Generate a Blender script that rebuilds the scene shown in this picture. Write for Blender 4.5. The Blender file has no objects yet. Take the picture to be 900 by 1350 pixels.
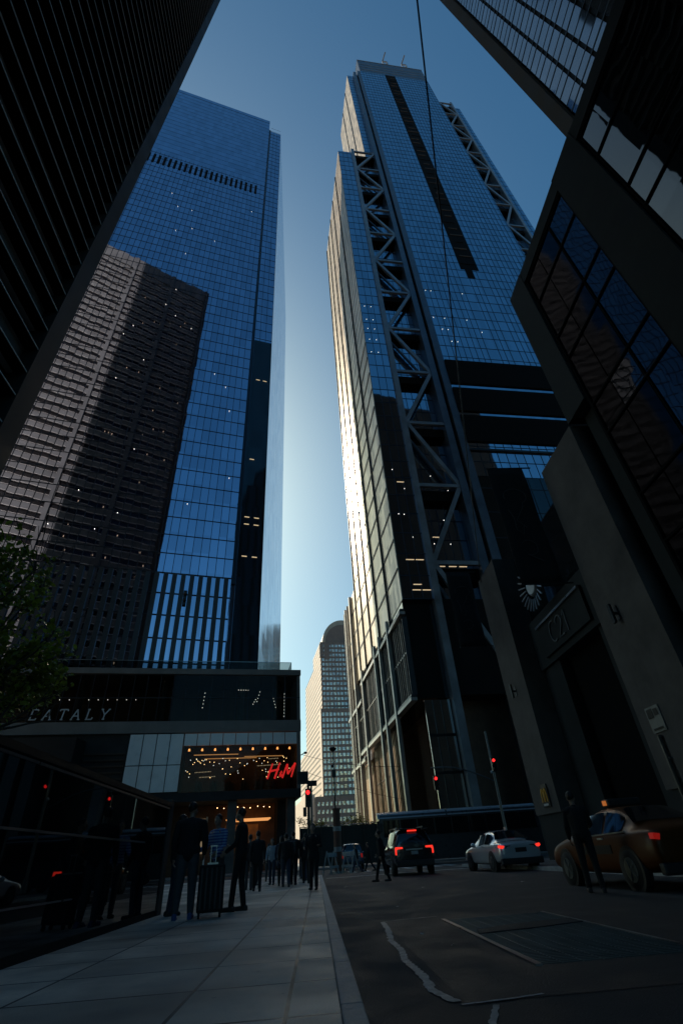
import bpy, bmesh, math, random
from mathutils import Vector, Matrix, Euler
random.seed(7)
PI = math.pi
R = math.radians
scene = bpy.context.scene
COL = scene.collection
TMP = bpy.data.scenes.new('workshop')       # a bench scene for remeshing, removed at the end

# ------------------------------------------------------------------ helpers
class MB:
    """collects shapes into one mesh"""
    def __init__(self):
        self.bm = bmesh.new()
    def box(self, x0, x1, y0, y1, z0, z1):
        v = [self.bm.verts.new(p) for p in ((x0,y0,z0),(x1,y0,z0),(x1,y1,z0),(x0,y1,z0),(x0,y0,z1),(x1,y0,z1),(x1,y1,z1),(x0,y1,z1))]
        for f in ((0,3,2,1),(4,5,6,7),(0,1,5,4),(1,2,6,5),(2,3,7,6),(3,0,4,7)):
            self.bm.faces.new([v[i] for i in f])
        return self
    def quad(self, *pts):
        self.bm.faces.new([self.bm.verts.new(p) for p in pts]); return self
    def prism(self, poly, z0, z1):
        b = [self.bm.verts.new((p[0], p[1], z0)) for p in poly]
        t = [self.bm.verts.new((p[0], p[1], z1 if len(p) < 3 else p[2])) for p in poly]
        n = len(poly)
        self.bm.faces.new(b[::-1]); self.bm.faces.new(t)
        for i in range(n):
            j = (i+1) % n
            self.bm.faces.new((b[i], b[j], t[j], t[i]))
        return self
    def extrude(self, poly, axis, a0, a1):
        """poly in the plane normal to axis ('x': (y,z), 'y': (x,z))"""
        if axis == 'x':
            f = lambda p, a: (a, p[0], p[1])
        else:
            f = lambda p, a: (p[0], a, p[1])
        b = [self.bm.verts.new(f(p, a0)) for p in poly]; t = [self.bm.verts.new(f(p, a1)) for p in poly]
        n = len(poly)
        self.bm.faces.new(b); self.bm.faces.new(t[::-1])
        for i in range(n):
            j = (i+1) % n
            self.bm.faces.new((b[j], b[i], t[i], t[j]))
        return self
    def bar(self, p0, p1, w, d=None):
        """square bar from p0 to p1"""
        d = d or w
        p0 = Vector(p0); p1 = Vector(p1); ax = (p1-p0); L = ax.length; ax.normalize()
        up = Vector((0,1,0)) if abs(ax.y) < .9 else Vector((1,0,0))
        s = ax.cross(up).normalized(); t = s.cross(ax).normalized()
        v = []
        for p in (p0, p1):
            for a, b in ((-1,-1),(1,-1),(1,1),(-1,1)):
                v.append(self.bm.verts.new(p + s*(a*w/2) + t*(b*d/2)))
        for f in ((0,3,2,1),(4,5,6,7),(0,1,5,4),(1,2,6,5),(2,3,7,6),(3,0,4,7)):
            self.bm.faces.new([v[i] for i in f])
        return self
    def cyl(self, p0, p1, r0, r1=None, n=12, cap=True):
        r1 = r0 if r1 is None else r1
        p0 = Vector(p0); p1 = Vector(p1); ax = p1-p0; L = ax.length
        if L < 1e-6: return self
        m = Matrix.Translation((p0+p1)/2) @ ax.to_track_quat('Z','Y').to_matrix().to_4x4()
        bmesh.ops.create_cone(self.bm, cap_ends=cap, segments=n, radius1=r0, radius2=r1, depth=L, matrix=m)
        return self
    def ball(self, c, r, sx=1, sy=1, sz=1, n=12, rot=None):
        m = Matrix.Translation(c)
        if rot: m = m @ Euler(rot).to_matrix().to_4x4()
        m = m @ Matrix.Diagonal((sx*r, sy*r, sz*r, 1))
        nv = max(6, n//2+2); new = self.bm.verts.new
        top = new(m @ Vector((0,0,1))); bot = new(m @ Vector((0,0,-1))); rings = []
        for i in range(1, nv):
            a = PI*i/nv; q = math.sin(a)
            rings.append([new(m @ Vector((q*math.cos(2*PI*k/n), q*math.sin(2*PI*k/n), math.cos(a)))) for k in range(n)])
        F = self.bm.faces.new
        for k in range(n):
            j = (k+1) % n
            F((top, rings[0][k], rings[0][j])); F((bot, rings[-1][j], rings[-1][k]))
            for u, v in zip(rings, rings[1:]): F((u[k], v[k], v[j], u[j]))
        return self
    def cap(self, p0, p1, r0, r1=None, n=12):
        r1 = r0 if r1 is None else r1
        self.cyl(p0, p1, r0, r1, n); self.ball(p0, r0, n=n); self.ball(p1, r1, n=n)
        return self
    def lathe(self, prof, n=24, axis='z', c=(0,0,0)):
        rings = []
        for r, h in prof:
            ring = []
            for k in range(n):
                a = 2*PI*k/n
                x, y = r*math.cos(a), r*math.sin(a)
                p = (x,y,h) if axis == 'z' else ((h,x,y) if axis == 'x' else (x,h,y))
                ring.append(self.bm.verts.new((p[0]+c[0], p[1]+c[1], p[2]+c[2])))
            rings.append(ring)
        for a, b in zip(rings, rings[1:]):
            for k in range(n):
                self.bm.faces.new((a[k], a[(k+1)%n], b[(k+1)%n], b[k]))
        self.bm.faces.new(rings[0][::-1]); self.bm.faces.new(rings[-1])
        return self
    def stroke(self, pts, w, d0, d1, wfun=None):
        """flat ribbon in the xz plane, thickness along y from d0 to d1"""
        n = len(pts)
        L = []; Rr = []
        for i, p in enumerate(pts):
            a = Vector(pts[max(0,i-1)]); b = Vector(pts[min(n-1,i+1)])
            t = (b-a).normalized(); nn = Vector((-t.y, t.x))
            ww = (w if wfun is None else w*wfun(i/(n-1)))/2
            L.append(Vector(p)+nn*ww); Rr.append(Vector(p)-nn*ww)
        rows = []
        for l, r in zip(L, Rr):
            rows.append([self.bm.verts.new((l.x,d0,l.y)), self.bm.verts.new((r.x,d0,r.y)), self.bm.verts.new((r.x,d1,r.y)), self.bm.verts.new((l.x,d1,l.y))])
        for a, b in zip(rows, rows[1:]):
            for k in range(4):
                self.bm.faces.new((a[k], a[(k+1)%4], b[(k+1)%4], b[k]))
        self.bm.faces.new(rows[0]); self.bm.faces.new(rows[-1][::-1])
        return self
    def bevel(self, w, seg=2):
        bmesh.ops.bevel(self.bm, geom=list(self.bm.edges), offset=w, segments=seg, affect='EDGES', profile=.6)
        return self
    def mesh(self, name):
        bmesh.ops.recalc_face_normals(self.bm, faces=list(self.bm.faces))
        me = bpy.data.meshes.new(name); self.bm.to_mesh(me); self.bm.free(); return me
    def build(self, name, mat, parent=None, smooth=False, **kw):
        me = self.mesh(name)
        return link(name, me, mat, parent, smooth, **kw)

def link(name, me, mat, parent=None, smooth=False, **kw):
    o = bpy.data.objects.new(name, me); COL.objects.link(o)
    if mat is not None and not me.materials: me.materials.append(mat)
    if smooth:
        for p in me.polygons: p.use_smooth = True
    if parent is not None: o.parent = parent
    for k, v in kw.items(): o[k] = v
    return o

def tag(o, label, cat, group=None):
    o['label'] = label; o['category'] = cat
    if group: o['group'] = group
    return o

def thing(name, label, cat, loc=(0,0,0), rz=0, group=None):
    o = bpy.data.objects.new(name, None); COL.objects.link(o)
    o.location = loc; o.rotation_euler = (0,0,rz); o.empty_display_size = .3
    return tag(o, label, cat, group)

def struct(o):
    o['kind'] = 'structure'; return o

def remeshed(mb, name, voxel, smooth=3):
    """one continuous skin round all the shapes in mb"""
    me = mb.mesh(name+'_raw')
    o = bpy.data.objects.new(name+'_raw', me); TMP.collection.objects.link(o)
    m = o.modifiers.new('r', 'REMESH'); m.mode = 'VOXEL'; m.voxel_size = voxel
    s = o.modifiers.new('s', 'SMOOTH'); s.factor = .5; s.iterations = smooth
    vl = TMP.view_layers[0]; vl.update(); dg = vl.depsgraph
    out = bpy.data.meshes.new_from_object(o.evaluated_get(dg))
    bpy.data.objects.remove(o); bpy.data.meshes.remove(me)
    out.materials.clear(); out.name = name
    return out

# ------------------------------------------------------------------ materials
def newmat(name):
    m = bpy.data.materials.new(name); m.use_nodes = True
    nt = m.node_tree
    return m, nt, nt.nodes['Principled BSDF']

def N(nt, typ, **kw):
    n = nt.nodes.new(typ)
    for k, v in kw.items(): setattr(n, k, v)
    return n

def mat(name, c, rough=.6, metal=0., spec=.5, var=.25, scale=3., bump=.0, bscale=None, coat=0, rvar=.1):
    m, nt, b = newmat(name)
    tc = N(nt, 'ShaderNodeTexCoord')
    no = N(nt, 'ShaderNodeTexNoise'); no.inputs['Scale'].default_value = scale; no.inputs['Detail'].default_value = 6; no.inputs['Roughness'].default_value = .62
    nt.links.new(tc.outputs['Object'], no.inputs['Vector'])
    rp = N(nt, 'ShaderNodeMapRange'); rp.inputs[1].default_value = .3; rp.inputs[2].default_value = .7
    rp.inputs[3].default_value = 1-var; rp.inputs[4].default_value = 1+var
    nt.links.new(no.outputs['Fac'], rp.inputs[0])
    mx = N(nt, 'ShaderNodeVectorMath', operation='SCALE'); mx.inputs[0].default_value = c[:3]
    nt.links.new(rp.outputs[0], mx.inputs['Scale'])
    nt.links.new(mx.outputs[0], b.inputs['Base Color'])
    r2 = N(nt, 'ShaderNodeMapRange'); r2.inputs[1].default_value = .3; r2.inputs[2].default_value = .7
    r2.inputs[3].default_value = max(0, rough-rvar); r2.inputs[4].default_value = min(1, rough+rvar)
    nt.links.new(no.outputs['Fac'], r2.inputs[0]); nt.links.new(r2.outputs[0], b.inputs['Roughness'])
    b.inputs['Metallic'].default_value = metal; b.inputs['Specular IOR Level'].default_value = spec
    b.inputs['Coat Weight'].default_value = coat; b.inputs['Coat Roughness'].default_value = .06
    if bump:
        n2 = N(nt, 'ShaderNodeTexNoise'); n2.inputs['Scale'].default_value = bscale or scale*6; n2.inputs['Detail'].default_value = 5
        nt.links.new(tc.outputs['Object'], n2.inputs['Vector'])
        bp = N(nt, 'ShaderNodeBump'); bp.inputs['Strength'].default_value = bump; bp.inputs['Distance'].default_value = .02
        nt.links.new(n2.outputs['Fac'], bp.inputs['Height']); nt.links.new(bp.outputs[0], b.inputs['Normal'])
    return m

def emat(name, c, s):
    m, nt, b = newmat(name)
    b.inputs['Base Color'].default_value = (*[v*.4 for v in c], 1)
    b.inputs['Emission Color'].default_value = (*c, 1); b.inputs['Emission Strength'].default_value = s
    return m

def facade(name, tint, pw, ph, rough=.02, metal=1., tilt=.005, wave=.006, wscale=.22, var=.12, off=(0,0)):
    """coated curtain-wall glass: every pane leans its own hair's breadth, so reflections break and wobble from pane to pane"""
    m, nt, b = newmat(name)
    tc = N(nt, 'ShaderNodeTexCoord'); sp = N(nt, 'ShaderNodeSeparateXYZ'); nt.links.new(tc.outputs['Object'], sp.inputs[0])
    ad = N(nt, 'ShaderNodeMath', operation='ADD'); nt.links.new(sp.outputs[0], ad.inputs[0]); nt.links.new(sp.outputs[1], ad.inputs[1])
    def cell(src, size, o):
        a = N(nt, 'ShaderNodeMath', operation='SUBTRACT'); nt.links.new(src, a.inputs[0]); a.inputs[1].default_value = o+.01
        d = N(nt, 'ShaderNodeMath', operation='DIVIDE'); nt.links.new(a.outputs[0], d.inputs[0]); d.inputs[1].default_value = size
        f = N(nt, 'ShaderNodeMath', operation='FLOOR'); nt.links.new(d.outputs[0], f.inputs[0]); return f.outputs[0]
    cb = N(nt, 'ShaderNodeCombineXYZ')
    nt.links.new(cell(ad.outputs[0], pw, off[0]), cb.inputs[0]); nt.links.new(cell(sp.outputs[2], ph, off[1]), cb.inputs[2])
    wn = N(nt, 'ShaderNodeTexWhiteNoise', noise_dimensions='3D'); nt.links.new(cb.outputs[0], wn.inputs['Vector'])
    s1 = N(nt, 'ShaderNodeVectorMath', operation='SUBTRACT'); nt.links.new(wn.outputs['Color'], s1.inputs[0]); s1.inputs[1].default_value = (.5,.5,.5)
    m1 = N(nt, 'ShaderNodeVectorMath', operation='SCALE'); nt.links.new(s1.outputs[0], m1.inputs[0]); m1.inputs['Scale'].default_value = tilt*2
    no = N(nt, 'ShaderNodeTexNoise'); no.inputs['Scale'].default_value = wscale; no.inputs['Detail'].default_value = 3
    nt.links.new(tc.outputs['Object'], no.inputs['Vector'])
    s2 = N(nt, 'ShaderNodeVectorMath', operation='SUBTRACT'); nt.links.new(no.outputs['Color'], s2.inputs[0]); s2.inputs[1].default_value = (.5,.5,.5)
    m2 = N(nt, 'ShaderNodeVectorMath', operation='SCALE'); nt.links.new(s2.outputs[0], m2.inputs[0]); m2.inputs['Scale'].default_value = wave*2
    ge = N(nt, 'ShaderNodeNewGeometry')
    a1 = N(nt, 'ShaderNodeVectorMath', operation='ADD'); nt.links.new(ge.outputs['Normal'], a1.inputs[0]); nt.links.new(m1.outputs[0], a1.inputs[1])
    a2 = N(nt, 'ShaderNodeVectorMath', operation='ADD'); nt.links.new(a1.outputs[0], a2.inputs[0]); nt.links.new(m2.outputs[0], a2.inputs[1])
    nm = N(nt, 'ShaderNodeVectorMath', operation='NORMALIZE'); nt.links.new(a2.outputs[0], nm.inputs[0])
    nt.links.new(nm.outputs[0], b.inputs['Normal'])
    rp = N(nt, 'ShaderNodeMapRange'); rp.inputs[3].default_value = 1-var; rp.inputs[4].default_value = 1+var
    nt.links.new(wn.outputs['Value'], rp.inputs[0])
    mx = N(nt, 'ShaderNodeVectorMath', operation='SCALE'); mx.inputs[0].default_value = tint
    nt.links.new(rp.outputs[0], mx.inputs['Scale']); nt.links.new(mx.outputs[0], b.inputs['Base Color'])
    b.inputs['Metallic'].default_value = metal; b.inputs['Roughness'].default_value = rough
    return m

def clear_glass(name, tint=(.75,.8,.8), refl=.12, edge=.9):
    m, nt, b = newmat(name); nt.nodes.remove(b)
    out = nt.nodes['Material Output']
    tr = N(nt, 'ShaderNodeBsdfTransparent'); tr.inputs[0].default_value = (*tint, 1)
    gl = N(nt, 'ShaderNodeBsdfGlossy'); gl.inputs['Roughness'].default_value = .03
    lw = N(nt, 'ShaderNodeLayerWeight'); lw.inputs['Blend'].default_value = .25
    mr = N(nt, 'ShaderNodeMapRange'); mr.inputs[3].default_value = refl; mr.inputs[4].default_value = edge
    nt.links.new(lw.outputs['Fresnel'], mr.inputs[0])
    mx = N(nt, 'ShaderNodeMixShader'); nt.links.new(mr.outputs[0], mx.inputs[0]); nt.links.new(tr.outputs[0], mx.inputs[1]); nt.links.new(gl.outputs[0], mx.inputs[2])
    nt.links.new(mx.outputs[0], out.inputs[0])
    return m

def paving(name, c, xs, yp):
    """flagstones: joints at the given x lines and every yp along y"""
    m, nt, b = newmat(name)
    tc = N(nt, 'ShaderNodeTexCoord'); sp = N(nt, 'ShaderNodeSeparateXYZ'); nt.links.new(tc.outputs['Object'], sp.inputs[0])
    masks = []
    def near(src, pos, w):
        a = N(nt, 'ShaderNodeMath', operation='COMPARE'); nt.links.new(src, a.inputs[0]); a.inputs[1].default_value = pos; a.inputs[2].default_value = w; return a.outputs[0]
    for x in xs: masks.append(near(sp.outputs[0], x, .014))
    md = N(nt, 'ShaderNodeMath', operation='FLOORED_MODULO'); nt.links.new(sp.outputs[1], md.inputs[0]); md.inputs[1].default_value = yp
    masks.append(near(md.outputs[0], .015, .017))
    cur = masks[0]
    for q in masks[1:]:
        a = N(nt, 'ShaderNodeMath', operation='MAXIMUM'); nt.links.new(cur, a.inputs[0]); nt.links.new(q, a.inputs[1]); cur = a.outputs[0]
    no = N(nt, 'ShaderNodeTexNoise'); no.inputs['Scale'].default_value = 1.3; no.inputs['Detail'].default_value = 8; no.inputs['Roughness'].default_value = .65
    nt.links.new(tc.outputs['Object'], no.inputs['Vector'])
    sk = N(nt, 'ShaderNodeTexNoise'); sk.inputs['Scale'].default_value = 140; sk.inputs['Detail'].default_value = 2
    nt.links.new(tc.outputs['Object'], sk.inputs['Vector'])
    # per-slab tone
    fl = N(nt, 'ShaderNodeMath', operation='FLOOR'); dv = N(nt, 'ShaderNodeMath', operation='DIVIDE'); nt.links.new(sp.outputs[1], dv.inputs[0]); dv.inputs[1].default_value = yp
    nt.links.new(dv.outputs[0], fl.inputs[0])
    idx = None
    for x in xs:
        g = N(nt, 'ShaderNodeMath', operation='GREATER_THAN'); nt.links.new(sp.outputs[0], g.inputs[0]); g.inputs[1].default_value = x
        if idx is None: idx = g.outputs[0]
        else:
            a = N(nt, 'ShaderNodeMath', operation='ADD'); nt.links.new(idx, a.inputs[0]); nt.links.new(g.outputs[0], a.inputs[1]); idx = a.outputs[0]
    cb = N(nt, 'ShaderNodeCombineXYZ'); nt.links.new(idx, cb.inputs[0]); nt.links.new(fl.outputs[0], cb.inputs[1])
    wn = N(nt, 'ShaderNodeTexWhiteNoise', noise_dimensions='3D'); nt.links.new(cb.outputs[0], wn.inputs['Vector'])
    def rng(src, lo, hi, a=0., bb=1.):
        r = N(nt, 'ShaderNodeMapRange'); r.inputs[1].default_value = a; r.inputs[2].default_value = bb; r.inputs[3].default_value = lo; r.inputs[4].default_value = hi
        nt.links.new(src, r.inputs[0]); return r.outputs[0]
    def mul(a, bq):
        q = N(nt, 'ShaderNodeMath', operation='MULTIPLY'); nt.links.new(a, q.inputs[0]); nt.links.new(bq, q.inputs[1]); return q.outputs[0]
    vo = N(nt, 'ShaderNodeTexVoronoi'); vo.inputs['Scale'].default_value = 2.6; nt.links.new(tc.outputs['Object'], vo.inputs['Vector'])
    gum = N(nt, 'ShaderNodeMath', operation='LESS_THAN'); nt.links.new(vo.outputs['Distance'], gum.inputs[0]); gum.inputs[1].default_value = .055
    st = N(nt, 'ShaderNodeTexNoise'); st.inputs['Scale'].default_value = .45; st.inputs['Detail'].default_value = 5; nt.links.new(tc.outputs['Object'], st.inputs['Vector'])
    wear = mul(rng(gum.outputs[0], 1, .45), rng(st.outputs['Fac'], .5, 1.2, .35, .6))
    f = mul(mul(rng(wn.outputs['Value'], .74, 1.18), rng(no.outputs['Fac'], .6, 1.35, .25, .75)), mul(mul(rng(sk.outputs['Fac'], .7, 1.3, .3, .7), wear), rng(cur, 1, .06)))
    mx = N(nt, 'ShaderNodeVectorMath', operation='SCALE'); mx.inputs[0].default_value = c; nt.links.new(f, mx.inputs['Scale'])
    nt.links.new(mx.outputs[0], b.inputs['Base Color'])
    nt.links.new(rng(no.outputs['Fac'], .38, .7, .3, .7), b.inputs['Roughness'])
    bp = N(nt, 'ShaderNodeBump'); bp.inputs['Strength'].default_value = .5; bp.inputs['Distance'].default_value = .01
    hh = N(nt, 'ShaderNodeMath', operation='SUBTRACT'); nt.links.new(rng(sk.outputs['Fac'], 0, .25), hh.inputs[0]); nt.links.new(cur, hh.inputs[1])
    nt.links.new(hh.outputs[0], bp.inputs['Height']); nt.links.new(bp.outputs[0], b.inputs['Normal'])
    return m

EM = 1.0
M = {}
M['asphalt'] = mat('asphalt', (.044,.044,.046), .72, var=.6, scale=.9, bump=1., bscale=70, rvar=.18)
M['asphalt_new'] = mat('asphalt_new', (.033,.034,.036), .68, var=.35, scale=1.4, bump=.7, bscale=60, rvar=.12)
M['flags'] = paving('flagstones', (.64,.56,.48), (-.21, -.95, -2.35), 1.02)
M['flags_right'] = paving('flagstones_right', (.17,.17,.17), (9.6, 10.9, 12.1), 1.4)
M['kerb'] = mat('kerb_stone', (.42,.415,.41), .6, var=.3, scale=4, bump=.4)
M['paint'] = mat('road_paint', (.62,.62,.6), .7, var=.4, scale=6, bump=.3)
M['tar'] = mat('tar_seal', (.45,.45,.44), .55, var=.5, scale=9, bump=.6)
M['ledge_black'] = mat('ledge_black', (.006,.0065,.0065), .9, spec=.05, var=.2)  # underside shade put into the colour of the added ledges
M['plaza'] = mat('plaza_stone', (.2,.19,.18), .6, var=.3, scale=.3)
M['black_steel'] = mat('black_steel', (.012,.013,.0135), .6, .0, spec=.2, var=.3, scale=.2)
M['steel_edge'] = mat('steel_edge', (.42,.42,.41), .6, .0, spec=.3, var=.25, scale=.4)
M['spandrel'] = mat('weathered_spandrel', (.048,.056,.062), .55, .0, spec=.25, var=.3, scale=.25, rvar=.15)
M['black_glass'] = facade('black_glass', (.012,.013,.015), 1.6, 2.15, rough=.2, metal=.6, tilt=.004)
M['glass4'] = facade('tower_glass_blue', (.54,.54,.69), 1.52, 4.1, tilt=.0014, wave=.0017, wscale=.35)
M['glass4n'] = facade('tower_glass_pale', (.72,.76,.78), 1.52, 4.1, rough=.12, tilt=.01, wave=.01)
M['glass3'] = facade('tower_glass_steel_blue', (.45,.52,.62), 1.52, 4.25, rough=.03, tilt=.004, wave=.004)
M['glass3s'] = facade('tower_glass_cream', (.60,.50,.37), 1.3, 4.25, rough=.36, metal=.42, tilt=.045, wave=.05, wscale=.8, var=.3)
M['glass3d'] = facade('podium_glass_dark', (.05,.06,.065), 1.52, 5.7, rough=.06, metal=.75, tilt=.006)
M['fin3'] = mat('pale_metal_fin', (.36,.34,.31), .4, .6, var=.15, scale=.5)
M['mullion'] = mat('mullion_dark', (.015,.02,.028), .5, .3, var=.1)
M['mullion_blue'] = mat('mullion_blue', (.02,.035,.055), .45, .4, var=.1)
M['truss'] = mat('truss_steel', (.25,.265,.28), .38, .5, var=.2, scale=.4)
M['column3'] = mat('clad_column', (.12,.14,.17), .38, .55, var=.2, scale=.4)
M['recess'] = mat('dark_recess', (.008,.008,.008), .9, spec=.1, var=.4, scale=.8)
M['rust'] = mat('rusty_louver', (.07,.045,.03), .7, .0, spec=.2, var=.4, scale=.7)
M['louver'] = mat('louver_dark', (.008,.009,.010), .9, spec=.1, var=.2)  # for real louvres and for the painted reflection bands
M['bronze_panel'] = mat('bronze_panel', (.36,.25,.15), .45, .3, var=.22, scale=.9)
M['fin_dark'] = mat('dark_fin', (.05,.055,.06), .4, .4, var=.2)
M['granite'] = mat('pink_granite', (.68,.56,.45), .6, var=.12, scale=.2)
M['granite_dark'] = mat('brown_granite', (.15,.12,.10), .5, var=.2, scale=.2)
M['win_far'] = facade('far_window_glass', (.66,.55,.45), 1.5, 3.9, rough=.12, metal=.65, tilt=.05, wave=.02, wscale=.4, var=.35)
M['copper'] = mat('green_copper', (.32,.30,.24), .55, .2, var=.2, scale=.2)
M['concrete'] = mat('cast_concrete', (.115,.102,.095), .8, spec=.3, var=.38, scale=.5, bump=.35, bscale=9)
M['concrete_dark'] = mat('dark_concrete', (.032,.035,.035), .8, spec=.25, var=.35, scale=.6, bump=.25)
M['brown_stone'] = mat('brown_stone', (.062,.047,.035), .75, spec=.3, var=.2, scale=.5, bump=.2)
M['c21glass'] = facade('store_window_glass', (.075,.082,.088), 2.2, 3.2, rough=.02, metal=.85, tilt=.006, wave=.012, wscale=.5)
M['c21dark'] = facade('store_dark_glass', (.010,.012,.013), 2.2, 3.2, rough=.05, metal=.85, tilt=.008, wave=.012, wscale=.5)
M['tr_glass'] = facade('slab_window_glass', (.20,.23,.27), 1.9, 3.6, rough=.06, metal=.8, tilt=.012, wave=.004)
M['pod_slab'] = mat('podium_stone', (.17,.155,.14), .55, var=.2, scale=.4)
M['pod_glass'] = clear_glass('podium_glass', (.6,.63,.62), .007, .1)
M['white_panel'] = mat('white_back_panel', (.78,.80,.79), .32, .0, var=.06, scale=.5)
M['dark_int'] = mat('shop_interior', (.15,.085,.05), .8, var=.3, scale=.8)
M['warm_int'] = mat('warm_wood', (.42,.23,.09), .6, var=.25, scale=1.2)
M['sign_white'] = mat('sign_letters', (.55,.56,.56), .5, var=.05)
M['red_sign'] = emat('lit_red_letters', (1.,.03,.025), .30*EM)
M['lamp_warm'] = emat('lamp_warm', (1.,.58,.24), 5.*EM)
M['lamp_orange'] = emat('lamp_orange', (1.,.34,.09), 2.6*EM)
M['strip_orange'] = emat('strip_orange', (1.,.42,.13), .55*EM)
M['lamp_white'] = emat('lamp_white', (1.,.93,.8), 1.8*EM)
M['lamp_dim'] = emat('lamp_dim', (1.,.72,.42), .42*EM)
M['red_lamp'] = emat('red_lamp', (1.,.02,.02), 1.6*EM)
M['tail'] = emat('tail_lamp', (1.,.035,.02), .8*EM)
M['tail_dim'] = emat('tail_lamp_dim', (1.,.03,.02), .10*EM)
M['amber'] = emat('amber_lamp', (1.,.28,.06), .22*EM)
M['wall_glass'] = facade('hoarding_glass', (.075,.08,.085), 1.6, 4., rough=.012, metal=.8, tilt=.001, wave=.004, wscale=.6)
M['metal'] = mat('brushed_metal', (.4,.41,.42), .35, .9, var=.15)
M['galv'] = mat('galvanised', (.2,.21,.21), .45, .7, var=.2)
M['black'] = mat('black_paint', (.012,.013,.014), .4, .1, var=.2)
M['dkgreen'] = mat('dark_green_paint', (.012,.02,.017), .6, var=.2)
M['rubber'] = mat('rubber', (.015,.015,.016), .75, var=.2)
M['glass_car'] = mat('car_glass', (.012,.016,.02), .05, .3, spec=.8, var=.05, rvar=.02)
M['suv'] = mat('suv_paint', (.03,.035,.042), .22, .5, var=.04, coat=.8, rvar=.03)
M['silver'] = mat('pale_silver_paint', (.74,.76,.78), .25, .35, var=.04, coat=.8, rvar=.03)
M['taxi'] = mat('taxi_paint', (.11,.030,.003), .45, .0, spec=.2, var=.06, coat=.06, rvar=.03)
M['van'] = mat('blue_van_paint', (.06,.1,.17), .25, .3, var=.05, coat=.6, rvar=.03)
M['bus'] = mat('coach_paint', (.05,.06,.07), .3, .2, var=.1, coat=.5, rvar=.05)
M['bus_roof'] = mat('coach_roof', (.42,.45,.5), .35, .2, var=.12)
M['plastic'] = mat('dark_plastic', (.02,.02,.022), .5, var=.2)
M['skin'] = mat('skin', (.36,.22,.16), .5, var=.1, scale=12)
M['skin_dark'] = mat('skin_dark', (.14,.08,.055), .5, var=.1, scale=12)
M['hair'] = mat('hair', (.012,.01,.009), .55, var=.3, scale=40)
M['cloth_black'] = mat('black_cloth', (.014,.014,.016), .85, var=.25, scale=14, bump=.3)
M['cloth_grey'] = mat('grey_cloth', (.07,.075,.08), .85, var=.25, scale=14, bump=.3)
M['cloth_blue'] = mat('navy_cloth', (.02,.03,.06), .85, var=.25, scale=14, bump=.3)
M['cloth_white'] = mat('white_cloth', (.42,.45,.5), .85, var=.2, scale=14, bump=.3)
M['denim'] = mat('denim', (.035,.05,.08), .85, var=.3, scale=16, bump=.3)
M['shoe'] = mat('black_shoe', (.016,.016,.017), .5, var=.2)
M['shoe_blue'] = mat('blue_shoe', (.04,.09,.24), .55, var=.2)
M['bark'] = mat('bark', (.06,.05,.04), .85, var=.4, scale=8, bump=.8)
M['barricade'] = mat('barricade_white', (.3,.31,.31), .6, var=.3, scale=5)
M['pipe_orange'] = mat('faded_orange_pipe', (.13,.055,.035), .65, var=.4, scale=2)

def striped(name, a, b2, period):
    m, nt, b = newmat(name)
    tc = N(nt, 'ShaderNodeTexCoord'); sp = N(nt, 'ShaderNodeSeparateXYZ'); nt.links.new(tc.outputs['Object'], sp.inputs[0])
    md = N(nt, 'ShaderNodeMath', operation='FLOORED_MODULO'); nt.links.new(sp.outputs[2], md.inputs[0]); md.inputs[1].default_value = period
    gt = N(nt, 'ShaderNodeMath', operation='GREATER_THAN'); nt.links.new(md.outputs[0], gt.inputs[0]); gt.inputs[1].default_value = period*.45
    mx = N(nt, 'ShaderNodeMix', data_type='RGBA'); nt.links.new(gt.outputs[0], mx.inputs['Factor'])
    mx.inputs['A'].default_value = (*a,1); mx.inputs['B'].default_value = (*b2,1)
    nt.links.new(mx.outputs['Result'], b.inputs['Base Color']); b.inputs['Roughness'].default_value = .85
    return m
M['stripe'] = striped('striped_cloth', (.04,.10,.34), (.30,.38,.55), .055)

def leafmat(name, c):
    m, nt, b = newmat(name)
    ob = N(nt, 'ShaderNodeNewGeometry')
    rp = N(nt, 'ShaderNodeMapRange'); rp.inputs[3].default_value = .55; rp.inputs[4].default_value = 1.5
    nt.links.new(ob.outputs['Random Per Island'], rp.inputs[0])
    mx = N(nt, 'ShaderNodeVectorMath', operation='SCALE'); mx.inputs[0].default_value = c; nt.links.new(rp.outputs[0], mx.inputs['Scale'])
    nt.links.new(mx.outputs[0], b.inputs['Base Color']); b.inputs['Roughness'].default_value = .3
    tl = N(nt, 'ShaderNodeBsdfTranslucent'); sc2 = N(nt, 'ShaderNodeVectorMath', operation='MULTIPLY'); nt.links.new(mx.outputs[0], sc2.inputs[0]); sc2.inputs[1].default_value = (1.5,1.6,.6)
    nt.links.new(sc2.outputs[0], tl.inputs[0])
    mi = N(nt, 'ShaderNodeMixShader'); mi.inputs[0].default_value = .4
    nt.links.new(b.outputs[0], mi.inputs[1]); nt.links.new(tl.outputs[0], mi.inputs[2]); nt.links.new(mi.outputs[0], nt.nodes['Material Output'].inputs[0])
    return m
M['leaf'] = leafmat('leaf_green', (.21,.25,.045))
M['leaf2'] = leafmat('leaf_yellow_green', (.12,.13,.03))

# ------------------------------------------------------------------ camera
cam_d = bpy.data.cameras.new('camera'); cam = bpy.data.objects.new('camera', cam_d); COL.objects.link(cam)
U = Vector((-63, 883, -635)).normalized(); S = Vector((-32, -459, -635)); S = (S - U*S.dot(U)).normalized(); Rr = S.cross(U)
rot = Matrix((Rr, S, U))                     # camera axes -> world
cam.matrix_world = Matrix.Translation((0,0,.75)) @ rot.to_4x4()
cam_d.sensor_fit = 'VERTICAL'; cam_d.sensor_height = 36; cam_d.lens = 635/1350*36
cam_d.clip_start = .05; cam_d.clip_end = 6000
scene.camera = cam

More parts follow.
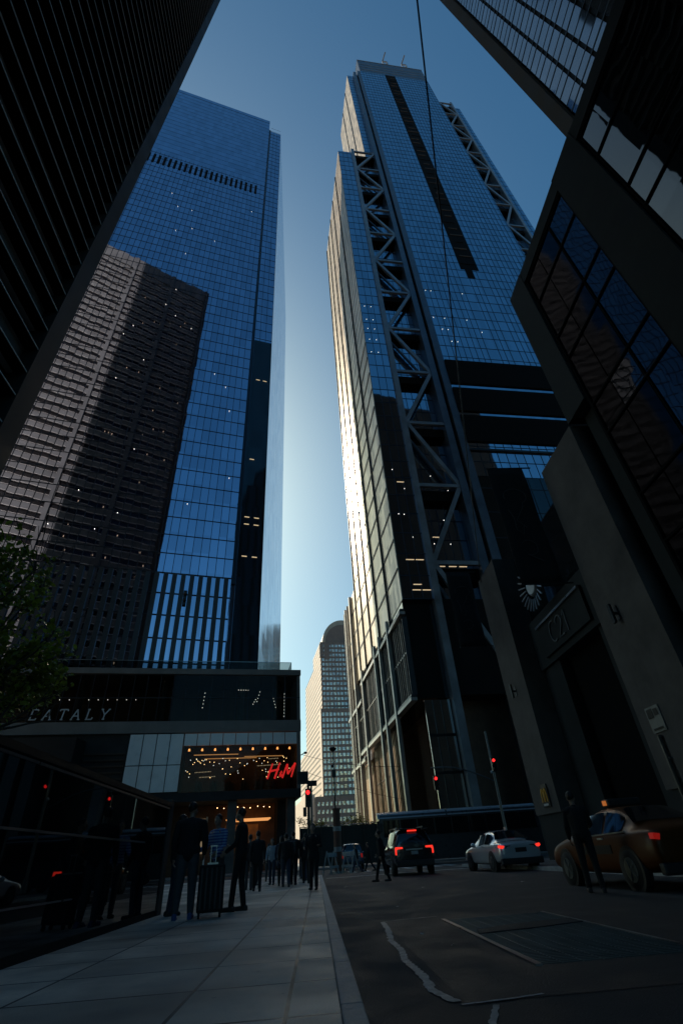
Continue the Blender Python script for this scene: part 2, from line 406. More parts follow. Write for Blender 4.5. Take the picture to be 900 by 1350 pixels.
# ------------------------------------------------------------------ light
SUN_AZ, SUN_EL = -32., 36.
w = bpy.data.worlds.new('World'); scene.world = w; w.use_nodes = True
nt = w.node_tree; bg = nt.nodes['Background']
sky = nt.nodes.new('ShaderNodeTexSky'); sky.sky_type = 'NISHITA'; sky.sun_disc = False
sky.sun_elevation = R(SUN_EL); sky.sun_rotation = R(SUN_AZ)
sky.air_density = 1.0; sky.dust_density = 2.0; sky.ozone_density = 2.0; sky.altitude = 10
hs = nt.nodes.new('ShaderNodeHueSaturation'); hs.inputs['Saturation'].default_value = 1.35
tn = nt.nodes.new('ShaderNodeVectorMath'); tn.operation = 'MULTIPLY'; tn.inputs[1].default_value = (.95, 1.19, 1.03)
nt.links.new(sky.outputs[0], hs.inputs['Color']); nt.links.new(hs.outputs[0], tn.inputs[0]); nt.links.new(tn.outputs[0], bg.inputs[0]); bg.inputs[1].default_value = .07
sl = bpy.data.lights.new('sun', 'SUN'); sl.energy = 5.0; sl.angle = R(.5); sl.color = (1., .86, .68)
so = bpy.data.objects.new('sun', sl); COL.objects.link(so)
sd = Vector((math.sin(R(SUN_AZ))*math.cos(R(SUN_EL)), math.cos(R(SUN_AZ))*math.cos(R(SUN_EL)), math.sin(R(SUN_EL))))
so.rotation_euler = sd.to_track_quat('Z','Y').to_euler(); so.location = sd*500
vs = scene.view_settings; vs.view_transform = 'Standard'; vs.look = 'None'; vs.exposure = .6; vs.gamma = 1
scene.render.engine = 'CYCLES'
cy = scene.cycles; cy.use_denoising = True; cy.max_bounces = 6; cy.diffuse_bounces = 3; cy.glossy_bounces = 4; cy.transparent_max_bounces = 10
cy.sample_clamp_indirect = 6; cy.caustics_reflective = False; cy.caustics_refractive = False

# ------------------------------------------------------------------ ground, road, pavements
RZ = -.13
g = MB(); g.quad((-2500,-2500,RZ-.02),(2500,-2500,RZ-.02),(2500,2500,RZ-.02),(-2500,2500,RZ-.02)); struct(g.build('ground', M['plaza']))
g = MB(); g.quad((.2,-80,RZ),(9.2,-80,RZ),(9.2,42,RZ),(.2,42,RZ)); struct(g.build('road', M['asphalt']))
g = MB(); g.quad((-120,42,RZ),(140,42,RZ),(140,63,RZ),(-120,63,RZ)); struct(g.build('cross_street', M['asphalt']))
g = MB(); g.prism([(-17.6,-80),(.12,-80),(.12,37),(-.6,40.5),(-3,41.8),(-17.6,41.8)], RZ-.1, 0); struct(g.build('sidewalk', M['flags']))
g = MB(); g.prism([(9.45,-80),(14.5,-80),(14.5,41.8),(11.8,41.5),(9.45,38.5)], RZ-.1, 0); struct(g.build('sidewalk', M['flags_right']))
g = MB()
for k in range(48):
    y = -36+k*1.55
    if y > 36: break
    g.box(.125, .27, y, y+1.535, RZ-.08, .004)
g.bevel(.012, 2); struct(g.build('kerb', M['kerb']))
g = MB(); g.box(9.3, 9.445, -40, 38.2, RZ-.08, .003); struct(g.build('kerb', M['kerb']))
g = MB(); g.prism([(-60,63.5),(70,63.5),(70,140),(-60,140)], RZ-.1, 0); struct(g.build('plaza_pavement', M['plaza']))
# repaired trench in the near lane, with its sealed seams
g = MB(); g.quad((1.02,4.72,RZ+.004),(4.4,4.72,RZ+.004),(4.4,10.25,RZ+.004),(1.02,10.25,RZ+.004)); struct(g.build('road_patch', M['asphalt_new']))
def seam(pts, w, name='road_seam'):
    g = MB(); rows = []
    rnd = random.Random(3)
    P = []
    for a, b in zip(pts, pts[1:]):
        n = max(2, int((Vector(b)-Vector(a)).length/.045))
        P += [Vector(a).lerp(Vector(b), k/n) for k in range(n)]
    P.append(Vector(pts[-1]))
    for i, p in enumerate(P):
        t = (P[min(i+1,len(P)-1)]-P[max(i-1,0)]).normalized(); nn = Vector((-t.y,t.x))
        a = w*(.5+.5*rnd.random()); b = w*(.5+.5*rnd.random())
        rows.append((g.bm.verts.new((p.x+nn.x*a, p.y+nn.y*a, RZ+.008)), g.bm.verts.new((p.x-nn.x*b, p.y-nn.y*b, RZ+.008))))
    for a, b in zip(rows, rows[1:]): g.bm.faces.new((a[0],a[1],b[1],b[0]))
    return struct(g.build(name, M['tar']))
seam([(1.03,10.15),(1.0,9.2),(.90,8.0),(.92,7.2),(.86,6.6),(.90,5.8),(.87,5.2),(.96,4.78)], .05)
seam([(1.03,10.2),(1.4,10.3),(1.95,10.36)], .018)
seam([(.98,4.69),(1.3,4.72),(1.6,4.78)], .022)
seam([(1.2,4.6),(1.05,4.2),(.95,3.7)], .03)
# subway grating
gr = thing('pavement_grating', 'steel ventilation grating with pale edge bar set in the road', 'grating', (1.95,5.75,RZ))
g = MB()
for k in range(52):
    y = .05+k*.077; g.box(.03, 1.56, y, y+.018, -.03, .012)
for k in range(9): g.box(.03+k*.19, .045+k*.19, .03, 4.0, -.03, .009)
g.build('bar', M['galv'], gr)
g = MB(); g.box(-.035,.025,0,4.05,-.05,.02); g.box(1.565,1.61,.2,4.05,-.05,.016); g.build('frame', M['metal'], gr)
g = MB(); g.box(.03,1.56,0,4.03,-.12,-.05); g.build('shaft', M['recess'], gr)
g = MB(); g.prism([(.05,2.15),(.9,2.3),(1.56,2.5),(1.56,2.95),(.6,2.75),(.12,2.5)], .010, .022); g.build('cover_plate', M['asphalt'], gr)
# crosswalk bars and stop line
for k in range(9):
    x = 1.3+k*1.05
    g = MB(); g.quad((x,43.2,RZ+.006),(x+.5,43.2,RZ+.006),(x+.5,47.6,RZ+.006),(x,47.6,RZ+.006)); struct(g.build('crosswalk_marking', M['paint']))
g = MB(); g.quad((.5,34.2,RZ+.006),(9.0,34.2,RZ+.006),(9.0,34.65,RZ+.006),(.5,34.65,RZ+.006)); struct(g.build('stop_line_marking', M['paint']))
for x, y, s in ((1.05,22.5,.16),(2.7,26,.12),(4.2,24.,.10),(3.2,18.5,.06),(1.6,12.6,.05),(6.0,17.6,.08),(1.35,8.3,.04),(1.5,7.2,.03)):
    g = MB(); pts = [(x+s*math.cos(a)*random.uniform(.5,1), y+s*math.sin(a)*random.uniform(.5,1), RZ+.012+.02*random.random()) for a in [k*PI/3 for k in range(6)]]
    g.quad(*pts); tag(g.build('paper_litter', M['paint']), 'scraps of pale paper lying on the asphalt', 'litter', 'paper scraps on the road')

# ------------------------------------------------------------------ dark steel tower on the left
OX, OY = -17.8, 20.5
t = thing('steel_tower', 'black steel office tower with thin pale floor lines, its wall filling the left edge', 'tower', (OX, OY, 0))
W1, D1, H1 = 49.2, 96., 231.
g = MB(); g.box(-W1+.3, -.3, -D1+.3, -.3, 0, H1-.5); g.build('curtain_wall', M['black_glass'], t)
ring = lambda g, z0, z1, o: (g.box(-W1-o, o, -.3, o, z0, z1), g.box(-.3, o, -D1, -.3, z0, z1), g.box(-W1-o, -W1+.3, -D1, -.3, z0, z1))
nfl = 49
g = MB(); ring(g, 0, 2.0, .0); me_sp = None
for k in range(nfl):
    z = 13.0+k*4.3
    g = MB(); ring(g, z, z+2.0, 0.)
    g.build('spandrel', M['spandrel'] , t)
for k in range(nfl):
    z = 13.0+k*4.3
    g = MB(); ring(g, z-.10, z-.001, .10); g.build('sill_line', M['steel_edge'], t); g = MB(); g.box(.101, .85, -D1, -.95, z-.09, z-.004); g.build('ledge', M['ledge_black'], t); g = MB(); g.box(.852, .89, -D1, -.95, z-.085, z-.01)  # ledges added on the north side only, near-black to darken that wall
    g.build('edge_strip', M['steel_edge'], t)
for k in range(nfl):
    z = 15.15+k*4.3
    g = MB(); ring(g, z, z+.09, .07); g.build('head_line', M['steel_edge'], t); g = MB(); g.box(.071, .85, -D1, -.95, z+.001, z+.088); g.build('ledge', M['ledge_black'], t); g = MB(); g.box(.852, .89, -D1, -.95, z+.006, z+.08)  # second row of added near-black ledges, shading the north wall
    g.build('edge_strip', M['steel_edge'], t)
g = MB(); ring(g, 222.5, H1, .12); g.build('crown_band', M['spandrel'], t)
for (x0,x1,y0,y1) in ((-.9,.95,-.95,.55),(-W1-.55,-W1+.9,-.9,.55),(-33.2,-31.9,-.2,.45),(-16.7,-15.4,-.2,.45),(-.2,.4,-33,-31.8),(-.2,.4,-65,-63.8)):
    g = MB(); g.box(x0,x1,y0,y1,0,H1+.3); g.build('corner_column', M['black_steel'] if x1 > 0 else M['spandrel'], t)
lw = random.Random(5)
me_l = MB().box(-.10,.10,.02,.06,-.30,.30).mesh('office_light'); me_l.materials.append(M['lamp_dim'])
for k in range(44):
    i = lw.randint(3, nfl-4)
    link('office_light', me_l, None, t).location = (-lw.uniform(2, 27), -.28, 13.0+i*4.3+3.1)

# ------------------------------------------------------------------ blue glass tower with a notched corner
TH4 = 15
t = thing('glass_tower', 'tall blue glass tower mirroring a striped office block, behind the low glass-fronted store', 'tower', (-14.77,81.21,0), R(TH4))
W4 = 62.2
def w2l(x, y, o, th):
    c, s = math.cos(R(th)), math.sin(R(th)); dx, dy = x-o[0], y-o[1]; return (dx*c+dy*s, -dx*s+dy*c)
O4 = (-14.77,81.21)
fn = w2l(-8.55,125, O4, TH4)      # far end of the north face
c2 = (5.75, 1.6)
g = MB(); g.prism([(-W4,0),(0,0),(0,40),(-W4-3,44)], 26.31, 298); g.build('curtain_wall', M['glass4'], t)
g = MB(); g.prism([(.02,1.6,290),(c2[0],c2[1],290),(fn[0],fn[1],198),(fn[0]-8,fn[1]+1,200),(.02,39,290)], 26.32, 290)
g.build('corner_bay', M['glass4'], t)
g = MB(); g.prism([(c2[0]-6,25),(c2[0]-1,25),(fn[0],fn[1]),(-W4,44)], 0, 26.3); g.build('rear_base', M['concrete_dark'], t)
# pale north skin a hand's breadth proud of the corner bay
nx, ny = (fn[1]-c2[1]), -(fn[0]-c2[0]); nl = math.hypot(nx, ny); nx /= nl; ny /= nl
g = MB(); o_ = .12
g.quad((c2[0]+nx*o_,c2[1]+ny*o_,26.4),(fn[0]+nx*o_,fn[1]+ny*o_,0.2),(fn[0]+nx*o_,fn[1]+ny*o_,198),(c2[0]+nx*o_,c2[1]+ny*o_,290)); g.build('north_glazing', M['glass4n'], t)
g = MB(); g.box(.03,.9,1.2,1.595,44,290); g.build('corner_reveal', M['mullion_blue'], t)
g = MB()
x = -1.52
while x > -W4: g.box(x-.05, x+.05, -.07, -.002, 44.2, 222.); x -= 1.52
g.build('mullion', M['mullion'], t)
g = MB(); z = 44.4
while z < 297:
    if z < 222 or z > 292: g.box(-W4, 0, -.05, -.004, z-.09, z+.09)
    else: g.box(-W4, 0, -.03, -.004, z-.025, z+.025)
    g.box(.95, c2[0], 1.55, 1.596, z-.09, z+.09); z += 4.1
for x in (2.4, 4.0): g.box(x-.05,x+.05,1.53,1.597,44,289)
g.build('floor_line', M['mullion'], t)
# ventilation slots near the top
for k in range(24):
    x = -47.2+k*1.88+.2
    if x < -W4: continue
    g = MB(); g.box(x, x+.86, -.11, -.075, 211.5, 219.); g.build('vent_slot', M['louver'], t)
# lower storeys: dark fins in front of the glass
for k in range(30):
    x = -.9-k*1.52
    g = MB(); g.box(x-.42, x+.36, -.42, -.075, 26.33, 44.2); g.build('fin', M['fin_dark'], t)
g = MB()
for z in (28.1,32.2,36.3,40.4,44.4): g.box(-W4, 0, -.13, -.076, z-.09, z+.09)
g.build('transom', M['mullion'], t)
g = MB(); g.box(.95, c2[0]+.02, 1.38, 1.52, 26.34, 121.); g.build('dark_bay', M['glass3d'], t)  # reflection of a dark building put in as a strip of dark glass
lw = random.Random(11)
me_l = MB().box(-.05,.05,-.14,-.08,-.05,.05).mesh('office_light'); me_l.materials.append(M['lamp_white'])
me_s = MB().box(-.5,.5,-.14,-.08,-.09,.09).mesh('office_light'); me_s.materials.append(M['lamp_dim'])
for k in range(26):
    f_ = lw.randint(2, 37)
    link('office_light', me_l, None, t).location = (-1.52*lw.randint(1, 22)+.76, 0, 44.4+4.1*f_-.6)
for z, xs in ((104,(2.6,4.4)),(76.,(2.4,)),(59.8,(2.2,4.2)),(58.0,(2.2,4.2)),(50.3,(2.2,4.2))):
    for x in xs: link('office_light', me_s, None, t).location = (x, 1.4, z)
g = MB(); g.box(-8.1,-7.5,-.5,-.35,38.3,41.); g.ball((-7.8,-.55,40.3),.34); g.ball((-7.8,-.55,39.1),.34); g.build('wall_camera', M['black'], t)

# ------------------------------------------------------------------ podium store below it
TP = 10
PO = (-2.15,80.0)
t = thing('podium_store', 'low glass-fronted store with white panels, lit upper windows and roof railing', 'store', (PO[0],PO[1],0), R(TP))
PW = 58.
DP = 24.
g = MB(); g.box(-PW, 0, .6, DP, 25.4, 26.3); g.box(-PW, .15, -.15, .59, 25.5, 26.35); g.build('roof_slab', M['pod_slab'], t)
g = MB(); g.box(-PW, .1, -.1, DP, 17.0, 18.6); g.build('spandrel', M['pod_slab'], t)
g = MB(); g.box(-PW, -17, .3, DP, 9.3, 16.99); g.build('wall', M['concrete_dark'], t)
g = MB(); g.box(-17, 0, 7., DP, 9.3, 16.99); g.box(-PW,0,8.,DP,18.61,25.39); g.build('interior_wall', M['dark_int'], t)
g = MB(); g.box(-.5,.05,-.05,DP,9.0,16.99); g.box(-.5,.05,-.04,DP,18.61,25.39); g.build('end_wall', M['pod_slab'], t)
g = MB(); g.box(-PW, .02, -.3, DP, 8.2, 9.29); g.build('soffit', M['concrete_dark'], t)
g = MB(); g.box(-PW, -.52, .05, .09, 18.62, 25.38); g.build('upper_window', M['pod_glass'], t)
g = MB(); g.box(-16.95, -.52, .05, .09, 9.35, 15.1); g.build('shop_window', M['pod_glass'], t)
g = MB()
for k in range(31): x = -.5-k*1.9; g.box(x-.04, x+.04, -.06, .04, 18.61, 25.39)
g.box(-PW,0,-.05,.035,21.9,22.02); g.build('mullion', M['mullion'], t)
g = MB()
for x in (-3.1,-9.,-21,-33,-45): g.cyl((x,3.2,18.6),(x,3.2,25.4),.45,n=14)
g.build('interior_column', M['concrete'], t)
for k in range(9):
    x = -.55-k*1.83; g = MB(); g.box(x-1.72, x, -.02, .14, 15.25, 16.85); g.build('white_panel', M['white_panel'], t)
for k in range(4):
    for z0, z1 in ((9.5,12.75),(12.87,16.85)):
        x = -17.1-k*1.85; g = MB(); g.box(x-1.73, x, -.02, .28, z0, z1); g.build('white_panel', M['white_panel'], t)
for k in range(6):
    z = 10.4+k*.78; g = MB(); g.box(-30.2,-24.7,.1,.28,z,z+.22); g.build('slat', M['brown_stone'], t)
g = MB(); g.prism([(-47,-3.2),(-30.6,-3.2),(-30.0,-.1),(-47,-.1)], 12.6, 16.0); g.build('canopy', M['black'], t)
# glass roof railing
g = MB(); g.box(-PW,-1.35,.22,.25,26.36,27.62); g.box(-1.38,-1.35,.25,6,26.36,27.62); g.build('roof_railing', M['pod_glass'], t)
g = MB(); g.bar((-PW,.235,27.66),(-1.33,.235,27.66),.06); g.bar((-1.36,.235,26.36),(-1.36,.235,27.66),.06); g.bar((-1.36,.235,27.66),(-1.36,6,27.66),.06); g.build('handrail', M['metal'], t)
# upper-floor lamps
lw = random.Random(21)
me_a = MB().ball((0,0,0),.055,n=8).mesh('ceiling_lamp'); me_a.materials.append(M['lamp_white'])
me_b = MB().ball((0,0,0),.05,n=8).mesh('ceiling_lamp'); me_b.materials.append(M['lamp_warm'])
def plamp(me, x, y, z, n='ceiling_lamp'): link(n, me, None, t).location = (x,y,z)
for x0, z0, dx, dz, n in ((-14.8,23.3,-.05,-.5,5),(-6.2,23.5,-.12,-.45,4),(-4.,22.5,.16,-.42,5),(-9.6,23.8,.4,.05,5),(-2.2,23.2,.02,-.45,8),(-7.2,21.6,.2,.4,4)):
    for k in range(n): plamp(me_a, x0+dx*k, 2.4+.2*k, z0+dz*k)
for k in range(12): plamp(me_a, -40+k*1.35, 3.5, 22.6)
# shop window lamps
for k in range(58):
    y = lw.uniform(.8, 6.3); plamp(me_b if k % 3 else me_a, lw.uniform(-16.4,-1.2), y, lw.uniform(11.2, 14.2) if k % 2 else 13.6+.05*lw.random())
me_o = MB().lathe([(.10,.2),(.16,-.1),(.05,-.12)],12,'z').mesh('downlight'); me_o.materials.append(M['lamp_orange'])
for k in range(9): plamp(me_o, -1.5-k*1.83, 1.0, 14.8, 'downlight')
for x0, x1, y in ((-15.5,-9.,3.),(-8.,-2.,5.2),(-14.,-6.,6.4)):
    g = MB(); g.box(x0,x1,y,y+.12,14.45,14.55); g.build('warm_tube', M['strip_orange'], t)  # glowing strips added to brighten the shop interior
for x0, x1, y, z in ((-15.2,-12.6,5,12.4),(-6,-2.2,4.5,13.0),(-4.4,-2.8,3,13.7),(-14.5,-12.,5.5,11.8)):
    g = MB(); n = int((x1-x0)/.22)
    for k in range(n): g.box(x0+k*.22, x0+k*.22+.12, y, y+.1, z+.04*k*.2, z+.04*k*.2+.09)
    g.build('lamp_track', M['lamp_dim'], t)
for k in range(7):
    x = -15+k*2.2; h = random.uniform(1.2,1.8); g = MB(); g.box(x,x+1.1,2.2,2.9,9.35,9.35+h); g.cap((x+.5,2.0,9.4),(x+.5,2.0,10.8),.22,.14); g.build('clothes_rail', M['dark_int'], t)
# lettering
def letters(strokes, parent, name, m, x0, z0, sc, w, y0, y1, shear=.0, wfun=None):
    g = MB()
    for pts in strokes:
        g.stroke([(x0+sc*(p[0]+shear*p[1]), z0+sc*p[1]) for p in pts], w, y0, y1, wfun)
    return g.build(name, m, parent)
def arc(cx, cy, rx, ry, a0, a1, n=14): return [(cx+rx*math.cos(R(a0+(a1-a0)*k/n)), cy+ry*math.sin(R(a0+(a1-a0)*k/n))) for k in range(n+1)]
E_ = [[(.1,0),(.1,1)],[(0,0),(.62,0)],[(0,1),(.6,1)],[(.1,.52),(.45,.52)],[(.62,0),(.65,.16)],[(.6,1),(.61,.86)]]
A_ = [[(.02,0),(.38,1)],[(.38,1),(.74,0)],[(.16,.34),(.6,.34)],[(-.06,0),(.14,0)],[(.62,0),(.86,0)]]
T_ = [[(.36,0),(.36,1)],[(0,1),(.72,1)],[(0,1),(-.02,.84)],[(.72,1),(.74,.84)],[(.24,0),(.48,0)]]
L_ = [[(.1,0),(.1,1)],[(0,0),(.6,0)],[(.6,0),(.64,.2)],[(0,1),(.22,1)]]
Y_ = [[(.36,0),(.36,.46)],[(.36,.46),(.02,1)],[(.36,.46),(.72,1)],[(-.08,1),(.14,1)],[(.6,1),(.82,1)],[(.24,0),(.48,0)]]
for L, x in zip((E_,A_,T_,A_,L_,Y_), (-38.2,-36.5,-34.5,-32.8,-30.9,-29.0)):
    letters(L, t, 'letter', M['sign_white'], x, 18.95, 1.35, .15, -.16, -.08, .12)
H_ = [[(.0,-.1),(.12,1.05)],[(.62,-.1),(.72,1.1)],[(-.05,.45),(.8,.6)]]
Am = [[(.5,.05),(.1,.75),(.3,1.),(.42,.75),(.05,.25),(.2,-.02),(.55,.4)]]
M_ = [[(.0,-.1),(.14,1.02)],[(.14,1.02),(.42,.2)],[(.42,.2),(.86,1.1)],[(.86,1.1),(.8,-.05)]]
brush = lambda s: .55+.75*math.sin(PI*min(1,max(0,s*.8+.15)))
letters(H_, t, 'letter', M['red_sign'], -4.8, 10.8, 1.7, .32, -.22, -.1, .28, brush)
letters(Am, t, 'letter', M['red_sign'], -3.2, 10.85, .75, .14, -.22, -.1, .28)
letters(M_, t, 'letter', M['red_sign'], -2.65, 10.85, 1.6, .32, -.22, -.1, .28, brush)
# street level under the overhang
g = MB(); g.box(-PW, -3., 6.5, DP, 0, 8.19); g.build('street_wall', M['dark_int'], t)
g = MB(); g.box(-2.99,-.35,3.,DP,0,8.19); g.build('corner_wall', M['concrete_dark'], t)
for x in (-1.3,-9.5,-18,-27,-36,-45):
    g = MB(); g.box(x-.6,x+.6,.4,1.6,0,8.19); g.build('street_column', M['concrete'], t)
g = MB(); g.box(-10.2,-5.4,6.3,6.48,2.2,5.6); g.build('entrance_panel', M['warm_int'], t)
for k in range(5):
    g = MB(); g.bar((-10.2+k*.1,2+k*.9,6.0),(-4.,2+k*.9,6.0),.14); g.build('ceiling_strip', M['strip_orange'], t)
g = MB(); g.box(-16.2,-13.,6.3,6.48,2.4,6.6); g.build('lit_display', emat('lit_display', (1.,.72,.42), .11), t)
g = MB(); g.box(-12.9,-12.7,6.0,6.48,.2,6.8); g.box(-16.5,-16.2,6.0,6.48,.2,6.8); g.build('display_frame', M['white_panel'], t)
for k in range(9):
    plamp(me_b, -11.5+k*.95, 3.2+(k%3), 7.6)

# ------------------------------------------------------------------ far stone tower with a vaulted top
TF = 8
t = thing('granite_tower', 'distant pink granite tower with a vaulted copper roof, seen down the gap', 'tower', (6.7,400,0), R(TF))
g = MB(); g.box(0,40,0,45,0,152); g.build('wall', M['granite'], t)
g = MB(); g.box(.01,40,45,103,0,142); g.build('wall', M['granite'], t)
g = MB(); g.box(.02,40,103,150,0,84); g.build('wall', M['granite'], t)
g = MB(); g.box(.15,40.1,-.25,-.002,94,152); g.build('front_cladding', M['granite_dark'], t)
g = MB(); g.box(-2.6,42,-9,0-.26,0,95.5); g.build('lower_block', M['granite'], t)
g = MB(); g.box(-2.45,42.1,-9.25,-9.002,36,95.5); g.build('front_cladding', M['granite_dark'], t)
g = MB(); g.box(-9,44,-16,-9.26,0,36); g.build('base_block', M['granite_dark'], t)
g = MB(); g.box(-14,-9.01,-12,190,0,38); g.build('base_block', M['granite'], t)
prof = [(2.5+18*(1-math.cos(a)), 152+21.5*math.sin(a)) for a in [k*PI/24 for k in range(25)]]
g = MB(); g.extrude([(38.5,152)]+prof[::-1][1:-1]+[(2.5,152)], 'y', 3, 60); g.build('roof_vault', M['copper'], t)
g = MB(); g.extrude([(36,152.1)]+[(5+15.5*(1-math.cos(a)), 153+16.*math.sin(a)) for a in [PI-k*PI/24 for k in range(1,24)]]+[(5,152.1)], 'y', 2.4, 2.98); g.build('gable', M['granite_dark'], t)
g = MB(); g.box(3.2,7.8,-.9,3,137,151.5); g.build('turret', M['granite_dark'], t)
g = MB(); g.box(-.6,2.6,-.9,2,139,150.5); g.build('turret', M['granite_dark'], t)
for k in range(37):   # string courses on the sunny side
    z = 3+k*4.05; g = MB(); g.box(-.10,-.002,0,45 if z > 141 else (103 if z > 83 else 150),z,z+1.1); g.build('string_course', M['granite_dark'], t)
me_w = MB().box(-.98,.98,-.06,0,-1.3,1.3).mesh('window'); me_w.materials.append(M['win_far'])
me_w2 = MB().box(-.75,.75,-.06,0,-1.1,1.1).mesh('window'); me_w2.materials.append(M['win_far'])
wins = []
for k in range(14):
    for i in range(15): wins.append((me_w, 2.2+i*2.9, -.26, 97.2+k*3.95))
for k in range(14):
    for i in range(15): wins.append((me_w, -.6+i*2.9, -9.26, 38.5+k*4.05))
for k in range(7):
    for i in range(17): wins.append((me_w2, -7+i*2.9, -16.005, 4+k*4.6))
wins.sort(key=lambda q: (q[3] > 100, q[1]))
near = [q for q in wins if q[1] < 16][:100]
for me, x, y, z in near: link('window', me, None, t).location = (x,y,z)
g = MB(); ns = set((q[1],q[2],q[3]) for q in near)
for me, x, y, z in wins:
    if (x,y,z) not in ns: g.box(x-1.0,x+1.0,y-.06,y,z-1.1,z+1.1)
o = g.build('window', M['win_far'], t); o['kind'] = 'stuff'

# ------------------------------------------------------------------ braced glass tower on the right
TH3 = 5
N3 = (14.72,70.48)
t = thing('braced_tower', 'tallest steel-blue tower with zigzag braced side bays and sunlit cream flank', 'tower', (N3[0],N3[1],0), R(TH3))
HS = 227.
def panel_lines(g, x0, x1, y, z0, z1, pw=1.52, ph=4.25, d=.05, wv=.045, wh=.08, xo=0):
    x = x0+xo
    while x < x1-.1:
        if x > x0+.1: g.box(x-wv, x+wv, y-d-.02, y-.002, z0, z1)
        x += pw
    z = math.ceil(z0/ph)*ph
    while z < z1: g.box(x0, x1, y-d, y-.004, z-wh, z+wh); z += ph
# bodies
g = MB(); g.box(0,5.1,0,39,34,HS); g.build('south_wing', M['glass3'], t)
g = MB(); g.box(5.1,14.4,2.2,39,34,HS-1); g.build('bay_glazing', M['glass3'], t)
g = MB(); g.box(11.4,18.3,1.2,28,HS,344); g.build('upper_wing', M['glass3'], t)
g = MB(); g.box(18.3,56.2,-.9,40,60,346); g.build('main_slab', M['glass3'], t)
g = MB(); g.box(18.3,56.2,-.85,40,346.02,369); g.build('crown', M['column3'], t)
g = MB(); g.box(56.2,63,2.0,40,34,312); g.build('bay_glazing', M['glass3'], t)
g = MB(); g.box(63.9,66.8,0,40,34,308); g.build('north_wing', M['glass3'], t)
# glass joints
g = MB(); panel_lines(g, 0,5.1,0,34,HS,pw=1.7); panel_lines(g,5.1,14.4,2.2,34,HS-1); panel_lines(g,11.4,14.5,1.2,HS,344)
panel_lines(g,18.3,32,-.9,96,346); panel_lines(g,37.6,56.2,-.9,96,346); panel_lines(g,32,37.6,-.9,96,141); panel_lines(g,56.2,63,2.,34,312); panel_lines(g,63.9,66.8,0,34,308)
g.build('mullion', M['mullion_blue'], t)
g = MB()
for z in (351,356,361): g.box(18.3,56.2,-.95,-.86,z,z+.5)
g.box(18.2,56.3,-1.0,40,369.01,369.6); g.build('crown_rail', M['truss'], t)
# dark slot down the middle
g = MB(); g.box(32,37.6,-1.0,-.905,141,345.9); g.box(33.2,35.4,-1.0,-.905,136.,140.99); g.build('slot', M['recess'], t)
for k in range(44):
    z = 144+k*4.55; x0 = 32.3+random.random()*1.4; x1 = 37.3-random.random()*1.6
    g = MB(); g.box(x0,x1,-1.16,-1.005,z,z+.35+random.random()*.3); g.build('slot_louver', M['rust'] if k % 3 else M['louver'], t)
# columns
g = MB(); g.box(5.1,6.25,-.55,2.2,0,HS+2.5); g.build('column', M['truss'], t)
g = MB(); g.box(14.4,15.9,-.6,3,0,344.5); g.build('column', M['column3'], t)
g = MB(); g.box(16.6,18.25,-.95,3,0,346); g.build('column', M['column3'], t)
g = MB(); g.box(15.9,16.6,.6,1.2,0,344); g.build('shadow_joint', M['recess'], t)
g = MB(); g.box(62.9,63.85,-.5,2,0,315); g.build('column', M['truss'], t)
g = MB(); g.box(56.2,56.75,-.3,2,0,312); g.build('column', M['column3'], t)
# braces, beams and the dark floors they cross
def bay(x0, x1, z_top, z_bot, step, yf, flip):
    z = z_top; k = 0
    while z > z_bot+1:
        zb = z-step
        b = MB(); b.box(x0,x1,yf-.35,yf+.25,z-.75,z); b.build('beam', M['truss'], t)
        b = MB(); b.box(x0,x1,yf+.9,2.19,z-3.2,z-.9); b.build('dark_floor', M['recess'], t)
        if (k+flip) % 2: p, q = (x0,yf,z-.4), (x1,yf,zb)
        else: p, q = (x1,yf,z-.4), (x0,yf,zb)
        b = MB(); b.bar(p,q,.85,.6); b.build('brace', M['truss'], t)
        if (k+flip) % 2:
            b = MB(); b.bar((p[0],1.6,p[2]-2),(q[0],1.6,q[2]-2),.5,.4); b.build('inner_brace', M['column3'], t)
        z = zb; k += 1
bay(6.25,14.4,HS+1,34,17.0,-.1,0)
bay(56.75,62.9,313,60,17.0,-.1,1)
# reflection of buildings opposite, put into the slab as black bands
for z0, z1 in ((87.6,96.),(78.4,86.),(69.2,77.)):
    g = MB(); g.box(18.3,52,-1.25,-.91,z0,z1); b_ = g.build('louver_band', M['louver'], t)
# lower slab glass
g = MB(); g.box(18.3,56.2,-.8,40,0,59.98); g.build('lower_glazing', M['glass3d'], t)
g = MB(); panel_lines(g,18.3,56.2,-.9,60,69,pw=1.9); panel_lines(g,18.3,56.2,-.8,0,60,pw=2.6,ph=5.7); g.build('mullion', M['mullion'], t)
g = MB(); g.box(18.3,56.2,-1.3,-.91,66.6,67.1); g.build('canopy_bar', M['black'], t)
# lower body of the south wing
g = MB(); g.box(.3,14.4,1.,57,18.8,34); g.build('podium_core', M['glass3d'], t)
g = MB(); g.box(5.1,14.4,-.02,1.,18.9,34); g.build('podium_face', M['glass3d'], t)
g = MB(); g.box(4.,14.4,3.,57,0,18.8); g.build('lobby_core', M['dark_int'], t)
g = MB(); g.box(0,14.4,39,57,34,56); g.build('rear_podium', M['glass3'], t)
g = MB(); g.box(1.2,5.0,.8,1.05,0,18.5); g.build('lobby_window', M['glass4n'], t)
g = MB()
for x in (1.2,2.4,3.6,5.0): g.box(x-.05,x+.05,.7,.79,0,18.5)
for z in (4.5,9.,13.6): g.box(1.2,5,.68,.795,z,z+.35)
g.build('lobby_mullion', M['black'], t)
